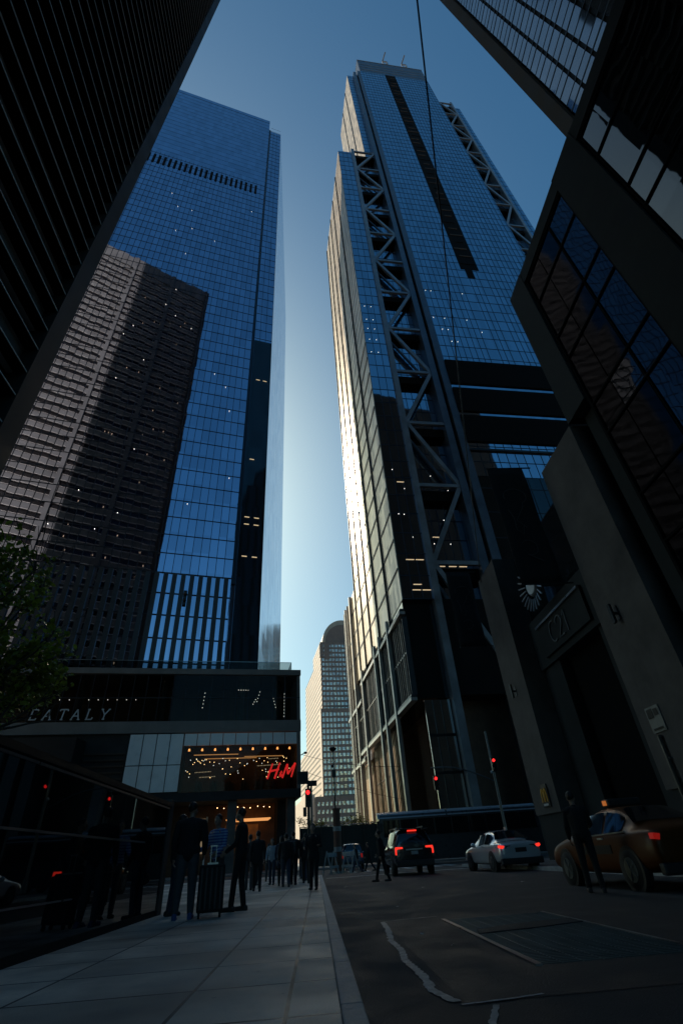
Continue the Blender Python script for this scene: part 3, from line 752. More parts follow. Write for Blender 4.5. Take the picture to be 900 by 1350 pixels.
# south flank: cream panels between dark joints, all on the x=0 face
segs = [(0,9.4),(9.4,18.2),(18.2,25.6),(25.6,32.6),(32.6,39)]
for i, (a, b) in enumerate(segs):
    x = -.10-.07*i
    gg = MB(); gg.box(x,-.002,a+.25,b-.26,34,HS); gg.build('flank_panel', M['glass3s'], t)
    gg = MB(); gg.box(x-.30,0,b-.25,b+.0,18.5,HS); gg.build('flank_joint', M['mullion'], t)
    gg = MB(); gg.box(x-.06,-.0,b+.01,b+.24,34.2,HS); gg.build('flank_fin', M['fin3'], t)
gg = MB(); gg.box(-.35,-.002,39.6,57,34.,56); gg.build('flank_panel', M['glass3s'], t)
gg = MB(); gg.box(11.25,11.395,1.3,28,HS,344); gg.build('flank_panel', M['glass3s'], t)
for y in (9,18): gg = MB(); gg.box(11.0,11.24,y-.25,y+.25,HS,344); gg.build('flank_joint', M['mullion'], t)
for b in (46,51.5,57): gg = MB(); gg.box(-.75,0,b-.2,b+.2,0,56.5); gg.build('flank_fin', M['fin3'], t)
# floor joints, closer together low down
for i, (a, b) in enumerate(segs+[(39,46),(46,51.5),(51.5,57)]):
    x = -.10-.07*min(i,4)-.001
    gg = MB(); z = 39.7
    top = HS if i < 5 else 56
    while z < min(top, 104): gg.box(x-.12 if i < 5 else -.47, x-.001 if i < 5 else -.352, a+.3, b-.3, z-.14, z+.14); z += 5.7
    while z < top: gg.box(x-.05, x-.001, a+.3, b-.3, z-.06, z+.06); z += 4.25
    gg.build('mullion', M['mullion'], t)
# flank podium: two pale ledges with ribbed dark glass between
for (a, b, z) in ((-.4,38.5,31.9),(39.5,58.5,28.6),(-.4,44,18.8),(40,58.5,17.2)):
    gg = MB(); gg.box(-.95,-.0,max(a,.0),b,z-.5,z-.02); gg.build('ledge', M['fin3'], t)
    gg = MB(); gg.box(-.8,-.0,max(a,.0),b,z+.15,z+.4); gg.build('ledge', M['fin_dark'], t)
k = 0; y = .6
while y < 57:
    gg = MB(); gg.box(-.55,.29,y-.06,y+.06,19.3,31.2 if y < 39 else 28.); gg.build('rib', M['fin3'] if k % 4 == 2 else M['fin_dark'], t); y += 1.05; k += 1
gg = MB()
for a in range(54): gg.box(-.62,-.56,.4+a*1.05,.9+a*1.05,25.2,25.45)
gg.build('rib_tie', M['fin3'], t)
gg = MB(); gg.box(.0,.28,.9,57,18.8,33.9); gg.build('podium_skin', M['glass3d'], t)
# tall columns and bronze screens at street level
for y in (9.3,16.6,21.3,35.9,45,53):
    gg = MB(); gg.box(-1.1,-.55,y-.35,y+.35,0,34 if y < 39 else 56); gg.build('street_column', M['fin3'], t)
gg = MB(); gg.box(.6,1.,14.5,37,0,18.); gg.build('bronze_screen', M['bronze_panel'], t)
gg = MB(); gg.box(.6,1.,39,57,0,17.); gg.build('bronze_screen', M['bronze_panel'], t)
gg = MB()
for k in range(26): y = 15+k*1.0; gg.box(.5,.59,y-.03,y+.03,0,18)
for z in (6,12): gg.box(.5,.58,14.5,37,z-.05,z+.05)
gg.build('screen_joint', M['brown_stone'], t)
# window cleaning davits on the roof
for x in (34.5,46):
    d = MB(); d.bar((x,0,369.5),(x,0,380),.6); d.bar((x+2.6,0,369.5),(x+2.6,0,380),.6); d.bar((x,0,380),(x+2.6,0,380),.6); d.bar((x,0,380),(x+1.,-4.,381),.6); d.bar((x,0,373),(x+2.6,0,376),.5); d.build('roof_davit', M['truss'], t)
# office lamps
lw = random.Random(31)
me_l = MB().box(-.045,.045,-.08,-.02,-.045,.045).mesh('office_light'); me_l.materials.append(M['lamp_white'])
me_s = MB().box(-.7,.7,-.08,-.02,-.06,.06).mesh('office_light'); me_s.materials.append(M['lamp_dim'])
for z in (127.,114,109,104.):
    for k in range(3): link('office_light', me_l, None, t).location = (18.8+1.52*lw.randint(0,9), -.9, z)
for z in (118,112,108,103.5,98.5):
    for k in range(2): link('office_light', me_l, None, t).location = (.9+1.7*k+.1, 0, z)
for z in (61,56,50.5,45):
    for k in range(5): link('office_light', me_l, None, t).location = (.8+lw.random()*12.5, 0 if k < 2 else 2.2, z+lw.random()*2)
for z, xs in ((58.4,(2.8,)),(47.4,(8.6,)),(41.3,(2.2,3.9,8.4,10.5,12.4)),(35.6,(2.5,4.2)),(36.6,(2.8,))):
    for x in xs: link('office_light', me_s, None, t).location = (x, 0 if x < 5.1 else 2.2, z)

# ------------------------------------------------------------------ concrete-framed store on the right
CX = 13.
t = thing('concrete_store', 'dark concrete store with tall piers, window strips and a recessed high entrance', 'store', (CX,0,0))
RZ2 = 28.7
DB = 40
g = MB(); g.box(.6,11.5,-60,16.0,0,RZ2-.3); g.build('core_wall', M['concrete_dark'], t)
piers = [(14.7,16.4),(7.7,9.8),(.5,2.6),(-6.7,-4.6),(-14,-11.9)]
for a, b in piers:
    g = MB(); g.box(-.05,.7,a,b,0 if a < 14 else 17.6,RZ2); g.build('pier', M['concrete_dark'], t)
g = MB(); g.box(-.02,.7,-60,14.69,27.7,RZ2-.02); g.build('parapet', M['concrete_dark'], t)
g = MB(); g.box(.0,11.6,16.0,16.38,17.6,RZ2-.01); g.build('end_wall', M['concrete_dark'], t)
HSP = (2.2,3.3,1.7,3.4,1.8,3.4,2.2,3.4,2.2,3.4)
for (a, b) in ((9.8,11.5),(2.6,7.7),(-4.6,.5),(-11.9,-6.7)):
    z = 27.6
    for h in HSP:
        if z-h < 2.2: break
        g = MB(); g.box(.14,.21,a+.06,b-.06,z-h+.06,z-.06); g.build('window', M['c21glass'], t)
        z -= h
z = 27.6
for h in HSP:        # the outer half of the first strip is smoked glass, with one clear pair of panes
    if z-h < 2.2: break
    for y0, y1 in ((11.6,13.1),(13.1,14.64)):
        clear = y0 < 12 and 14.2 < z-.5*h < 18.3
        g = MB(); g.box(.14,.21,y0+.03,y1-.03,z-h+.06,z-.06); g.build('clear_pane' if clear else 'smoked_pane', M['c21glass' if clear else 'c21dark'], t)
    z -= h
for (a, b) in ((9.8,14.7),(2.6,7.7),(-4.6,.5),(-11.9,-6.7)):
    z = 27.6
    for h in HSP:
        if z < 2.2: break
        g = MB(); g.box(.07,.24,a+.145,b-.145,z-.045,z+.045); g.build('transom', M['recess'], t); z -= h
    for y0, y1 in ((a+.005,a+.14),(b-.14,b-.005)):
        g = MB(); g.box(.06,.5,y0,y1,2,27.6); g.build('window_jamb', M['recess'], t)
g = MB(); g.box(.12,.3,11.52,11.58,2,27.5); g.build('window_jamb', M['recess'], t)
# entrance portal to the west of the upper block
g = MB(); g.box(-.06,2.2,29.5,33.0,2.1,17.5); g.build('portal_pier', M['concrete'], t)
g = MB(); g.box(-.06,2.2,16.4,20.0,2.1,17.5); g.build('portal_pier', M['concrete'], t)
for a in (29.6,16.5):
    g = MB(); g.box(.05,2.1,a,a+3.35,0,2.1); g.build('plinth', M['concrete_dark'], t)
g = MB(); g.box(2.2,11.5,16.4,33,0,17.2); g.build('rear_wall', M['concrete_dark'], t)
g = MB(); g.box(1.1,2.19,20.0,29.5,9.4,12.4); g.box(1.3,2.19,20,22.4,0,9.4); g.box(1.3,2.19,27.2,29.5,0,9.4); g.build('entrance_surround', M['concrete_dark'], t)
g = MB(); g.box(1.9,2.18,22.4,27.2,0,9.39); g.build('entrance_door', M['recess'], t)
g = MB(); g.box(1.5,2.19,20,29.5,12.42,17.2); g.build('upper_window', M['glass3d'], t)
# high slab tower standing behind it
t = thing('slab_tower', 'brown piered slab tower with ribbon windows rising above the concrete store roof', 'tower', (25.,15.2,0))
g = MB(); g.box(.4,57,-46,-.4,0,150); g.build('wall', M['black_steel'], t)
for y0 in (-1.4,-11.2,-21.,-30.8,-40.6):
    g = MB(); g.box(-.1,.6,y0,y0+1.4,0,152); g.build('pier', M['brown_stone'], t)
for y0 in (-11.2,-21.,-30.8,-40.6):
    for c in range(4):
        ya = y0+1.55+c*2.1
        g = MB(); g.box(.30,.38,ya,ya+1.75,20,148); g.build('window_strip', M['tr_glass'], t)
g = MB()
for y0 in (-11.2,-21.,-30.8,-40.6):
    z = 22
    while z < 148: g.box(.26,.39,y0+1.42,y0+9.78,z,z+.16); g.box(.27,.388,y0+1.42,y0+9.78,z+1.5,z+1.6); z += 3.4
g.build('transom', M['black'], t)
g = MB(); g.box(0,56,-.4,.0,0,151.5); g.build('end_wall', M['brown_stone'], t)

# ------------------------------------------------------------------ things fixed to the concrete store
def on_wall(y, z): return (CX-.07, y, z)
s = thing('store_sign', 'grey sign board reading C21 above the recessed entrance', 'sign', (CX+1.09,25.1,10.7), R(-90))   # local x runs towards -y
g = MB(); g.box(-2.9,2.9,-.16,.0,-.95,.95); g.build('board', M['concrete_dark'], s)
g = MB(); g.box(-2.9,2.9,-.3,-.162,.82,.95); g.build('top_trim', M['metal'], s)
sgl = [arc(.45,.5,.42,.55,60,300), arc(1.25,.72,.32,.33,170,-20)+[(1.5,.5),(.95,-.05),(1.62,-.05)], [(1.85,.82),(2.05,1.05),(2.05,-.05)]]
letters(sgl, s, 'letter', M['galv'], -1.4, -.55, 1.05, .07, -.24, -.162)
c = thing('wall_clock', 'round wall clock ringed by thin metal rays above the entrance sign', 'clock', (CX+.3,25.3,13.3), R(-90))
g = MB(); g.lathe([(.0,-.30),(.62,-.30),(.7,-.2),(.7,.0),(0.,0)], 28, 'y'); g.build('case', M['galv'], c)
g = MB(); g.lathe([(.0,-.325),(.55,-.325),(.55,-.302),(0,-.302)], 28, 'y'); g.build('dial', M['white_panel'], c)
g = MB(); g.bar((0,-.34,0),(.05,-.34,.42),.05,.02); g.bar((0,-.34,0),(.28,-.34,-.12),.06,.02); g.build('hand', M['black'], c)
for k in range(24):
    a = 2*PI*k/24; g = MB(); g.bar((.85*math.cos(a),-.25,.85*math.sin(a)),(1.55*math.cos(a),-.35,1.55*math.sin(a)),.07); g.build('ray', M['metal'], c)
g = MB(); g.box(-.1,.1,.0,1.3,-.1,.1); g.build('bracket', M['galv'], c)
def banner(x0, x1, y, z0, z1, label):
    b = thing('hanging_banner', label, 'banner', (x0,y,z0), 0, 'script banners')
    g = MB(); n = 14; w = x1-x0; h = z1-z0; rows = []
    for i in range(n+1):
        rows.append([(g.bm.verts.new((w*j/6, .05*math.sin(i*.7+j*.5), h*i/n))) for j in range(7)])
    for a, q in zip(rows, rows[1:]):
        for j in range(6): g.bm.faces.new((a[j],a[j+1],q[j+1],q[j]))
    o = g.build('fabric', M['cloth_black'], b, True); md = o.modifiers.new('t','SOLIDIFY'); md.thickness = .02
    P = arc(.5*w,.72*h,.30*w,.07*h,200,-60,22)+[(.62*w,.62*h),(.35*w,.5*h),(.55*w,.44*h)]
    P2 = [(.22*w,.60*h),(.3*w,.52*h),(.28*w,.42*h),(.42*w,.38*h),(.5*w,.46*h)]
    P3 = arc(.45*w,.27*h,.2*w,.06*h,150,-120,16)+[(.7*w,.16*h)]
    g = MB()
    for q in (P,P2,P3): g.stroke(q, .035, -.11, -.085)
    g.build('script_mark', M['cloth_grey'], b)
    g = MB(); g.bar((-.05,0,h+.05),(w+.5,0,h+.05),.06); g.bar((-.05,0,-.05),(w+.5,0,-.05),.06); g.build('rod', M['black'], b)
banner(10.35,12.45,20.9,11.2,18.6,'black banner with faint script hung before the entrance, above the clock')
banner(10.9,12.85,34.2,12.9,19.0,'black banner with faint script hung left of the left concrete pier')
for y, z, lab in ((18.6,8.5,'small bracket lamp on the broad right-hand concrete pier'),(31.3,8.8,'small bracket lamp on the narrow left-hand concrete pier')):
    b = thing('wall_lamp', lab, 'lamp', (CX-.06,y,z), 0, 'wall lamps on the piers')
    g = MB(); g.box(-.03,0,-.10,.10,-.28,.28); g.build('back_plate', M['black'], b)
    g = MB(); g.box(-.32,-.2,-.09,.09,-.42,.42).bevel(.015); g.build('lamp_body', M['black'], b)
    g = MB(); g.box(-.21,-.02,-.04,.04,-.05,.05); g.build('arm', M['black'], b)
b = thing('arch_sign', 'small square brown sign with golden double arches on the left pier', 'sign', (CX-.08,30.9,2.95), R(-90))
g = MB(); g.box(-.5,.5,-.08,.0,-.55,.55).bevel(.02); g.build('board', M['plastic'], b)
letters([arc(-.19,-.3,.17,.62,180,0), arc(.19,-.3,.17,.62,180,0)], b, 'arch_mark', emat('golden_paint', (.6,.38,.03), .02), 0, 0, 1., .10, -.12, -.085)
g = MB(); g.box(-.3,.3,-.11,-.085,-.48,-.38); g.build('caption_bar', M['sign_white'], b)
b = thing('wall_notice', 'pale notice plate with a dark square mark on the right-hand pier', 'notice', (CX-.07,18.9,4.35), R(-90))
g = MB(); g.box(-.42,.42,-.04,0,-.45,.45); g.build('plate', M['galv'], b)
for q in ((-.36,-.02,.05,.38),(.06,.3,.1,.34),(-.3,.3,-.38,-.3)):
    g = MB(); g.box(q[0],q[1],-.055,-.042,q[2],q[3]); g.build('printed_mark', M['black'], b)
b = thing('standpipe', 'dark riser pipe running down the right-hand pier below the notice', 'pipe', (CX-.16,19.0,0))
g = MB(); g.cyl((0,0,.05),(0,0,3.8),.07,n=12); g.build('riser', M['black'], b)
g = MB(); g.box(-.02,.1,-.1,.1,1.2,1.26); g.box(-.02,.1,-.1,.1,3.0,3.06); g.cyl((0,0,0.004),(0,0,.12),.13,n=14); g.build('clamp', M['galv'], b)

# ------------------------------------------------------------------ glazed hoarding along the left pavement
t = thing('glazed_wall', 'low dark reflective wall with thin metal rails beside the pavement', 'wall', (-3.38,0,0))
g = MB(); g.box(-.25,0,-6,13.2,.10,1.94); g.build('panel', M['wall_glass'], t)
g = MB(); g.box(-.27,.01,-6,13.22,0,.1); g.build('plinth', M['concrete_dark'], t)
g = MB(); g.box(-.3,.05,-6,13.25,1.945,2.03); g.build('coping', M['plastic'], t)
g = MB(); g.box(.002,.02,-6,13.2,1.90,1.93); g.build('trim', M['metal'], t)
g = MB(); g.box(.002,.03,-6,11.6,1.215,1.24); g.build('rail', M['metal'], t)
g = MB(); g.box(.002,.025,-6,8.6,.5,.52); g.build('rail', M['metal'], t)
g = MB(); g.box(-.28,.03,13.22,13.5,0,2.1); g.build('end_post', M['concrete'], t)

# ------------------------------------------------------------------ trees
def lerp(a, b, f): return a+(b-a)*f
def tree(name, label, x, y, z0, h, crown, nleaf, size, lm, seed, trunk_r=.16, cat='tree', group=None, side=(), edge=()):
    rnd = random.Random(seed)
    t = thing(name, label, cat, (x,y,z0), 0, group)
    g = MB(); tips = []
    def limb(p, d, L, r, lev):
        n = 3
        for k in range(n):
            d2 = (d+Vector((rnd.uniform(-.22,.22),rnd.uniform(-.22,.22),rnd.uniform(-.08,.12)))).normalized()
            q = p+d2*(L/n); r2 = r*.84
            g.cyl(p,q,r,r2,n=7 if lev < 2 else 5); p, d, r = q, d2, r2
            if lev >= 1: tips.append(p.copy())
        if lev < 3:
            for k in range(rnd.randint(3,4)):
                a = rnd.uniform(0,2*PI); e = rnd.uniform(.3,1.0)
                d3 = (d*.6+Vector((math.cos(a)*e,math.sin(a)*e,rnd.uniform(-.1,.5)))).normalized()
                limb(p, d3, L*rnd.uniform(.6,.8), r*.62, lev+1)
        else: tips.append(p.copy())
    limb(Vector((0,0,0)), Vector((0,0,1)), h*.42, trunk_r, 0)
    for z_, dx, dy, dz, L_ in side:
        limb(Vector((0,0,z_)), Vector((dx,dy,dz)).normalized(), L_, trunk_r*.45, 1)
    g.build('trunk', M['bark'], t, True)
    g = MB()
    for k in range(nleaf):
        c = rnd.choice(tips); p = c+Vector((rnd.gauss(0,crown),rnd.gauss(0,crown),rnd.gauss(0,crown*.7)))
        if edge:      # pruned back from the roadway, ragged
            if p.z < edge[0][0]+1.5*abs(math.sin(p.x*5+p.y*2))*rnd.random(): continue
            lim = next((lerp(a[1],b[1],(p.z-a[0])/(b[0]-a[0])) for a, b in zip(edge,edge[1:]) if a[0] <= p.z <= b[0]), -8.)
            if p.x+x > lim+.22*math.sin(p.z*9+p.y*3)-abs(rnd.gauss(0,.25)): continue
        e = Euler((rnd.uniform(-.9,.9),rnd.uniform(-.9,.9),rnd.uniform(0,6.28))).to_matrix()
        s_ = size*rnd.uniform(.6,1.25)
        pts = [e @ Vector(q)*s_+p for q in ((-.5,0,0),(-.15,-.3,.06),(.3,-.26,.05),(.6,0,-.08),(.3,.26,.05),(-.15,.3,.06))]
        g.bm.faces.new([g.bm.verts.new(q) for q in pts])
    me = bpy.data.meshes.new('crown'); g.bm.to_mesh(me); g.bm.free()
    link('crown', me, lm, t)
    return t
tree('street_tree', 'leafy green street tree reaching in from the left edge', -8.1, 11.4, 0, 7.4, .14, 10500, .15, M['leaf'], 4, .18, side=((2.9,1.,-.2,.42,1.3),(3.1,.8,.5,.6,1.4),(2.6,.9,-.5,.45,1.2),(3.1,.5,0,1.,2.1),(3.1,.3,-.3,1.,2.5),(3.1,.2,.4,1.,2.6),(3.0,.65,-.1,.9,1.9)), edge=((3.2,-7.3),(3.9,-6.35),(4.6,-6.15),(5.6,-6.1),(6.3,-6.7),(7.2,-7.0),(8.4,-7.6),(9.5,-8.2)))
tree('sapling', 'small yellow-green tree beyond the fence, left of the lamp post', -.7, 96, 0, 6.2, .35, 900, .3, M['leaf2'], 8, .08, group='small trees beyond the fence')
tree('sapling', 'small yellow-green tree beyond the fence, right of the lamp post', 5.6, 96, 0, 5.8, .35, 900, .3, M['leaf2'], 9, .08, group='small trees beyond the fence')
tree('sapling', 'tiny yellow-green tree beyond the fence, next to the braced tower', 8.6, 92, 0, 5.2, .3, 600, .3, M['leaf2'], 10, .07, group='small trees beyond the fence')

# ------------------------------------------------------------------ site fence across the far side
t = thing('site_fence', 'dark green mesh fence closing off the far side of the crossing', 'fence', (-2.,70.5,0))
g = MB(); g.box(0,16,0,.08,.1,4.0); g.build('mesh_panel', M['dkgreen'], t)
for k in range(7):
    g = MB(); g.cyl((k*2.6,-.1,0),(k*2.6,-.1,4.15),.06,n=8); g.build('post', M['black'], t)
g = MB(); g.cyl((0,-.1,4.08),(16,-.1,4.08),.045,n=8); g.build('top_rail', M['galv'], t)

# ------------------------------------------------------------------ signals, lamps, wires
def signal_head(parent, x, y, z, name='signal_head', facing=0):
    g = MB(); g.box(x-.19,x+.19,y-.18,y+.12,z-.75,z+.36).bevel(.03); h = g.build(name, M['black'], parent)
    g = MB(); g.lathe([(.0,y-.205),(.13,y-.205),(.13,y-.182),(0,y-.182)], 20, 'y', (x,0,z+.12)); g.build('red_lens', M['red_lamp'], h)
    for dz in (-.23,-.56):
        g = MB(); g.lathe([(.0,y-.2),(.12,y-.2),(.12,y-.182),(0,y-.182)], 20, 'y', (x,0,z+dz)); g.build('dark_lens', M['plastic'], h)
    for dz in (.12,-.23,-.56):
        g = MB()
        for k in range(9):
            a = R(0+180*k/8); a2 = R(180*(k+1)/8)
            if k < 8: g.quad((x+.15*math.cos(a),y-.182,z+dz+.15*math.sin(a)),(x+.15*math.cos(a2),y-.182,z+dz+.15*math.sin(a2)),(x+.15*math.cos(a2),y-.36,z+dz+.15*math.sin(a2)-.03),(x+.15*math.cos(a),y-.36,z+dz+.15*math.sin(a)-.03))
        v = g.build('visor', M['black'], h)
    return h
t = thing('traffic_signal', 'traffic signal pole with curved mast arm carrying two red lights', 'traffic light', (15.9,48,0))
g = MB(); g.cyl((0,0,0),(0,0,9.6),.13,.09,n=12); g.cyl((0,0,0),(0,0,.9),.22,.18,n=12); g.build('pole', M['galv'], t)
pts = [(-.1,0,5.55),(-1.,0,5.95),(-2.2,0,6.45),(-3.4,0,6.75),(-4.5,0,6.86),(-5.6,0,6.85)]
g = MB()
for a, b in zip(pts, pts[1:]): g.cyl(a,b,.065,.055,n=8)
g.build('mast_arm', M['galv'], t)
signal_head(t, -5.35, -.15, 5.85); g = MB(); g.cyl((-5.35,-.1,6.2),(-5.35,-.1,6.85),.03,n=6); g.build('hanger', M['galv'], t)
signal_head(t, .05, -.35, 6.98); g = MB(); g.ball((-.25,-.3,6.2),.13); g.cyl((0,0,6.3),(-.25,-.3,6.2),.03,n=6); g.build('camera_dome', M['white_panel'], t)
t = thing('traffic_signal', 'corner traffic signal pole with red light below dark sign boards', 'traffic light', (-.52,39.2,0))
g = MB(); g.cyl((0,0,0),(0,0,5.4),.10,.085,n=12); g.cyl((0,0,0),(0,0,.7),.2,.16,n=12); g.build('pole', M['black'], t)
g = MB(); g.cyl((.22,.1,0),(.22,.1,5.2),.07,n=10); g.build('pole', M['galv'], t)
signal_head(t, -.02, -.22, 4.5)
g = MB(); g.box(-.72,.02,-.32,-.27,5.15,5.95); g.build('sign_board', M['dkgreen'], t)
g = MB(); g.box(.0,.62,-.30,-.25,5.0,5.35); g.build('sign_board', M['dkgreen'], t)
g = MB(); g.box(-.36,-.12,-.34,-.24,3.2,3.75).bevel(.02); g.build('pedestrian_head', M['black'], t)
t = thing('lamp_post', 'slim black lamp post with a flat disc head before the distant tower', 'lamp post', (1.62,47.4,0))
g = MB(); g.cyl((0,0,0),(0,0,8.6),.09,.05,n=10); g.build('post', M['black'], t)
g = MB(); g.lathe([(.05,8.5),(.3,8.68),(.34,8.78),(.2,8.9),(.03,8.95)], 16, 'z'); g.build('lamp_head', M['black'], t)
g = MB(); g.box(-.17,.17,-.18,.05,6.5,7.1).bevel(.03); g.ball((-.1,-.1,7.35),.12); g.build('camera_box', M['black'], t)
t = thing('steam_stack', 'thick faded orange steam pipe standing in the road by the barricades', 'pipe', (1.58,44.4,RZ))
g = MB(); g.cyl((0,0,0),(0,0,4.1),.3,.29,n=18); g.lathe([(.34,3.98),(.34,4.1),(.25,4.1),(.25,3.7),(.2,3.7)],18,'z'); g.build('pipe', M['pipe_orange'], t)
for z in (1.3,2.6):
    g = MB(); g.cyl((0,0,z),(0,0,z+.3),.304,n=18); g.build('reflective_band', M['barricade'], t)
g = MB(); g.cyl((0,0,0),(0,0,.12),.5,n=18); g.build('base', M['galv'], t)
def wire(name, label, a, b, sag, r, n=24):
    g = MB(); a = Vector(a); b = Vector(b); prev = None
    for k in range(n+1):
        f = k/n; p = a.lerp(b,f); p.z -= sag*4*f*(1-f)
        if prev is not None: g.cyl(prev,p,r,n=6,cap=False)
        prev = p
    return tag(g.build(name, M['black'], None, True), label, 'cable')
wire('overhead_cable', 'thick black cable slung overhead from the left concrete pier', (13.0,32.7,17.2), (-17.7,-69.4,44.), .9, .034, 60)
wire('street_wire', 'upper thin wire strung between store corner and braced tower', (-2.0,79.2,13.6), (14.,86,12.2), .6, .03)
wire('street_wire', 'lower thin wire strung behind the lamp post', (-2.0,79.6,11.6), (14.6,84,7.2), .5, .025)
b = thing('street_lamp', 'small bracket lamp sticking out from the store corner', 'lamp', (-2.1,79.,13.6))
g = MB(); g.bar((0,.8,0),(.7,-.6,.1),.09); g.build('arm', M['black'], b)
g = MB(); g.ball((.75,-.65,.05),.28,1,1,.6); g.build('lamp_head', M['black'], b)

# ------------------------------------------------------------------ barricades
def barricade(x, y, rz, label):
    t = thing('barricade', label, 'barricade', (x,y,RZ), rz, 'barricades round the steam pipe')
    for sx in (-.55,.55):
        g = MB(); g.bar((sx,-.35,0),(sx,0,1.35),.08,.05); g.bar((sx,.35,0),(sx,0,1.35),.08,.05); g.build('trestle', M['barricade'], t)
    g = MB(); g.box(-.75,.75,-.14,-.10,1.0,1.25); g.build('board', M['barricade'], t)
    g = MB(); g.box(-.7,.7,-.29,-.25,.35,.5); g.build('board', M['barricade'], t)
barricade(.95,42.3,R(62),'pale A-frame barricade left of the steam pipe')
barricade(2.35,42.6,R(-58),'pale A-frame barricade right of the steam pipe')

# ------------------------------------------------------------------ vehicles
def car(name, label, cat, loc, rz, paint, st, wheels, wr, width, side_win, rear_win, front_win, extras, group=None):
    """st: stations rear to front (y, zbottom, zbelt, ztop, wscale, roof half width)"""
    t = thing(name, label, cat, loc, rz, group)
    W = width/2
    def sect(s):
        y, zb, zk, zt, ws, wr_ = s
        w_ = W*ws; gh = zt-zk
        if gh > .12:
            hi = [(w_*.93,zk),(wr_+(w_*.93-wr_)*.06, zt-.085),(wr_*.80,zt-.012),(wr_*.4,zt+.004),(0,zt+.008)]
        else:
            hi = [(w_*.94,zk),(w_*.84,zk+gh*.6),(w_*.62,zt-.004),(w_*.3,zt+.006),(0,zt+.01)]
        return [(w_*.78,zb),(w_*.95,zb+.07),(w_*1.0,zb+.36*(zk-zb)),(w_*.995,zb+.72*(zk-zb)),(w_*.965,zk-.05)]+hi
    rows = []
    g = MB()
    for s in st:
        half = sect(s); y = s[0]
        full = [(x,z) for x, z in half]+[(-x,z) for x, z in half[-2::-1]]
        rows.append([g.bm.verts.new((x,y,z)) for x, z in full])
    n = len(rows[0])
    for a, b in zip(rows, rows[1:]):
        for k in range(n-1): g.bm.faces.new((a[k],a[k+1],b[k+1],b[k]))
        g.bm.faces.new((a[n-1],a[0],b[0],b[n-1]))
    g.bm.faces.new(rows[0]); g.bm.faces.new(rows[-1][::-1])
    o = g.build('body', paint, t, True); md = o.modifiers.new('s','SUBSURF'); md.levels = 2; md.render_levels = 2
    def station(y):
        for a, b in zip(st, st[1:]):
            if a[0] <= y <= b[0]:
                f = (y-a[0])/(b[0]-a[0]); return [lerp(u,v,f) for u, v in zip(a,b)]
    def patch(name, y0, y1, kind, off=.012, parent=t, inset=.06):
        g = MB(); ny = 8
        grid = []
        for i in range(ny+1):
            y = lerp(y0,y1,i/ny); s = station(y); h = sect(s)
            if kind == 'side': cs = [h[5], h[6]]; us = [inset*.8, .5, 1-inset*.6]; pts = [(lerp(cs[0][0],cs[1][0],u)+off, y, lerp(cs[0][1],cs[1][1],u)) for u in us]
            else: pts = []
            grid.append(pts)
        objs = []
        for sgn in (1,-1):
            g = MB(); vr = [[g.bm.verts.new((sgn*p[0],p[1],p[2])) for p in r] for r in grid]
            for a, b in zip(vr, vr[1:]):
                for k in range(len(a)-1): g.bm.faces.new((a[k],a[k+1],b[k+1],b[k]))
            objs.append(g.build(name, M['glass_car'], parent, True))
        return objs
    def screen(name, yb, yt, frac=.86, off=.02):
        """rear or front screen: from belt at yb to roof at yt"""
        sb = station(yb); stp = station(yt); g = MB(); n = 8; rowsx = []
        zb_ = sb[3]+.03; zt_ = stp[3]-.06
        wb = W*sb[4]*.80*frac/.86; wt = stp[5]*.86
        sgn = -1 if yb < yt else 1
        for i in range(5):
            f = i/4; y = lerp(yb,yt,f); z = station(y)[3]+off
            w_ = lerp(wb,wt,f)
            rowsx.append([g.bm.verts.new((w_*(2*j/n-1), y+sgn*.0, z-.035*(2*j/n-1)**4)) for j in range(n+1)])
        for a, b in zip(rowsx, rowsx[1:]):
            for k in range(n): g.bm.faces.new((a[k],a[k+1],b[k+1],b[k]))
        return g.build(name, M['glass_car'], t, True)
    for a, b in side_win: patch('side_window', a, b, 'side')
    if rear_win: screen('rear_window', *rear_win)
    if front_win: screen('windscreen', front_win[0], front_win[1])
    for wy in wheels:
        for sgn in (1,-1):
            g = MB(); x = sgn*(W-.10)
            a = MB(); a.lathe([(wr+.055,sgn*(W-.16)),(wr+.055,sgn*(W+.004)),(wr-.02,sgn*(W+.006))],28,'x',(0,wy,wr)); a.build('wheel_arch', M['plastic'], t)
            prof = [(wr*.6,x-.11),(wr-.02,x-.11),(wr,x-.07),(wr,x+.07),(wr-.02,x+.115),(wr*.62,x+.115)]
            g.lathe(prof,28,'x',(0,wy,wr)); wh = g.build('wheel', M['rubber'], t, True)
            q = MB(); xo = x+sgn*.118
            q.lathe([(wr*.60,xo-.012),(wr*.60,xo),(wr*.52,xo),(wr*.52,xo-.012)],24,'x',(0,wy,wr))
            for k in range(5):
                an = 2*PI*k/5; q.bar((xo,wy,wr),(xo,wy+wr*.55*math.cos(an),wr+wr*.55*math.sin(an)),.06,.03)
            q.cyl((xo-.02,wy,wr),(xo+.02,wy,wr),.06,n=12); q.build('rim', M['galv'], wh)
    for sgn in (1,-1):
        yw = side_win[-1][1] if side_win else 0; s = station(yw)
        g = MB(); g.ball((sgn*(W*.98+.10),yw-.12,s[2]+.06),.12,1.0,.6,.75,n=10); g.build('mirror', paint, t, True)
    extras(t, W)
    return t
def tl(t, m, pts, y0, y1, name='tail_light'):
    """tail light prism from an outline (x,z), depth y0..y1"""
    g = MB(); g.extrude(pts, 'y', y0, y1); return g.build(name, m, t)

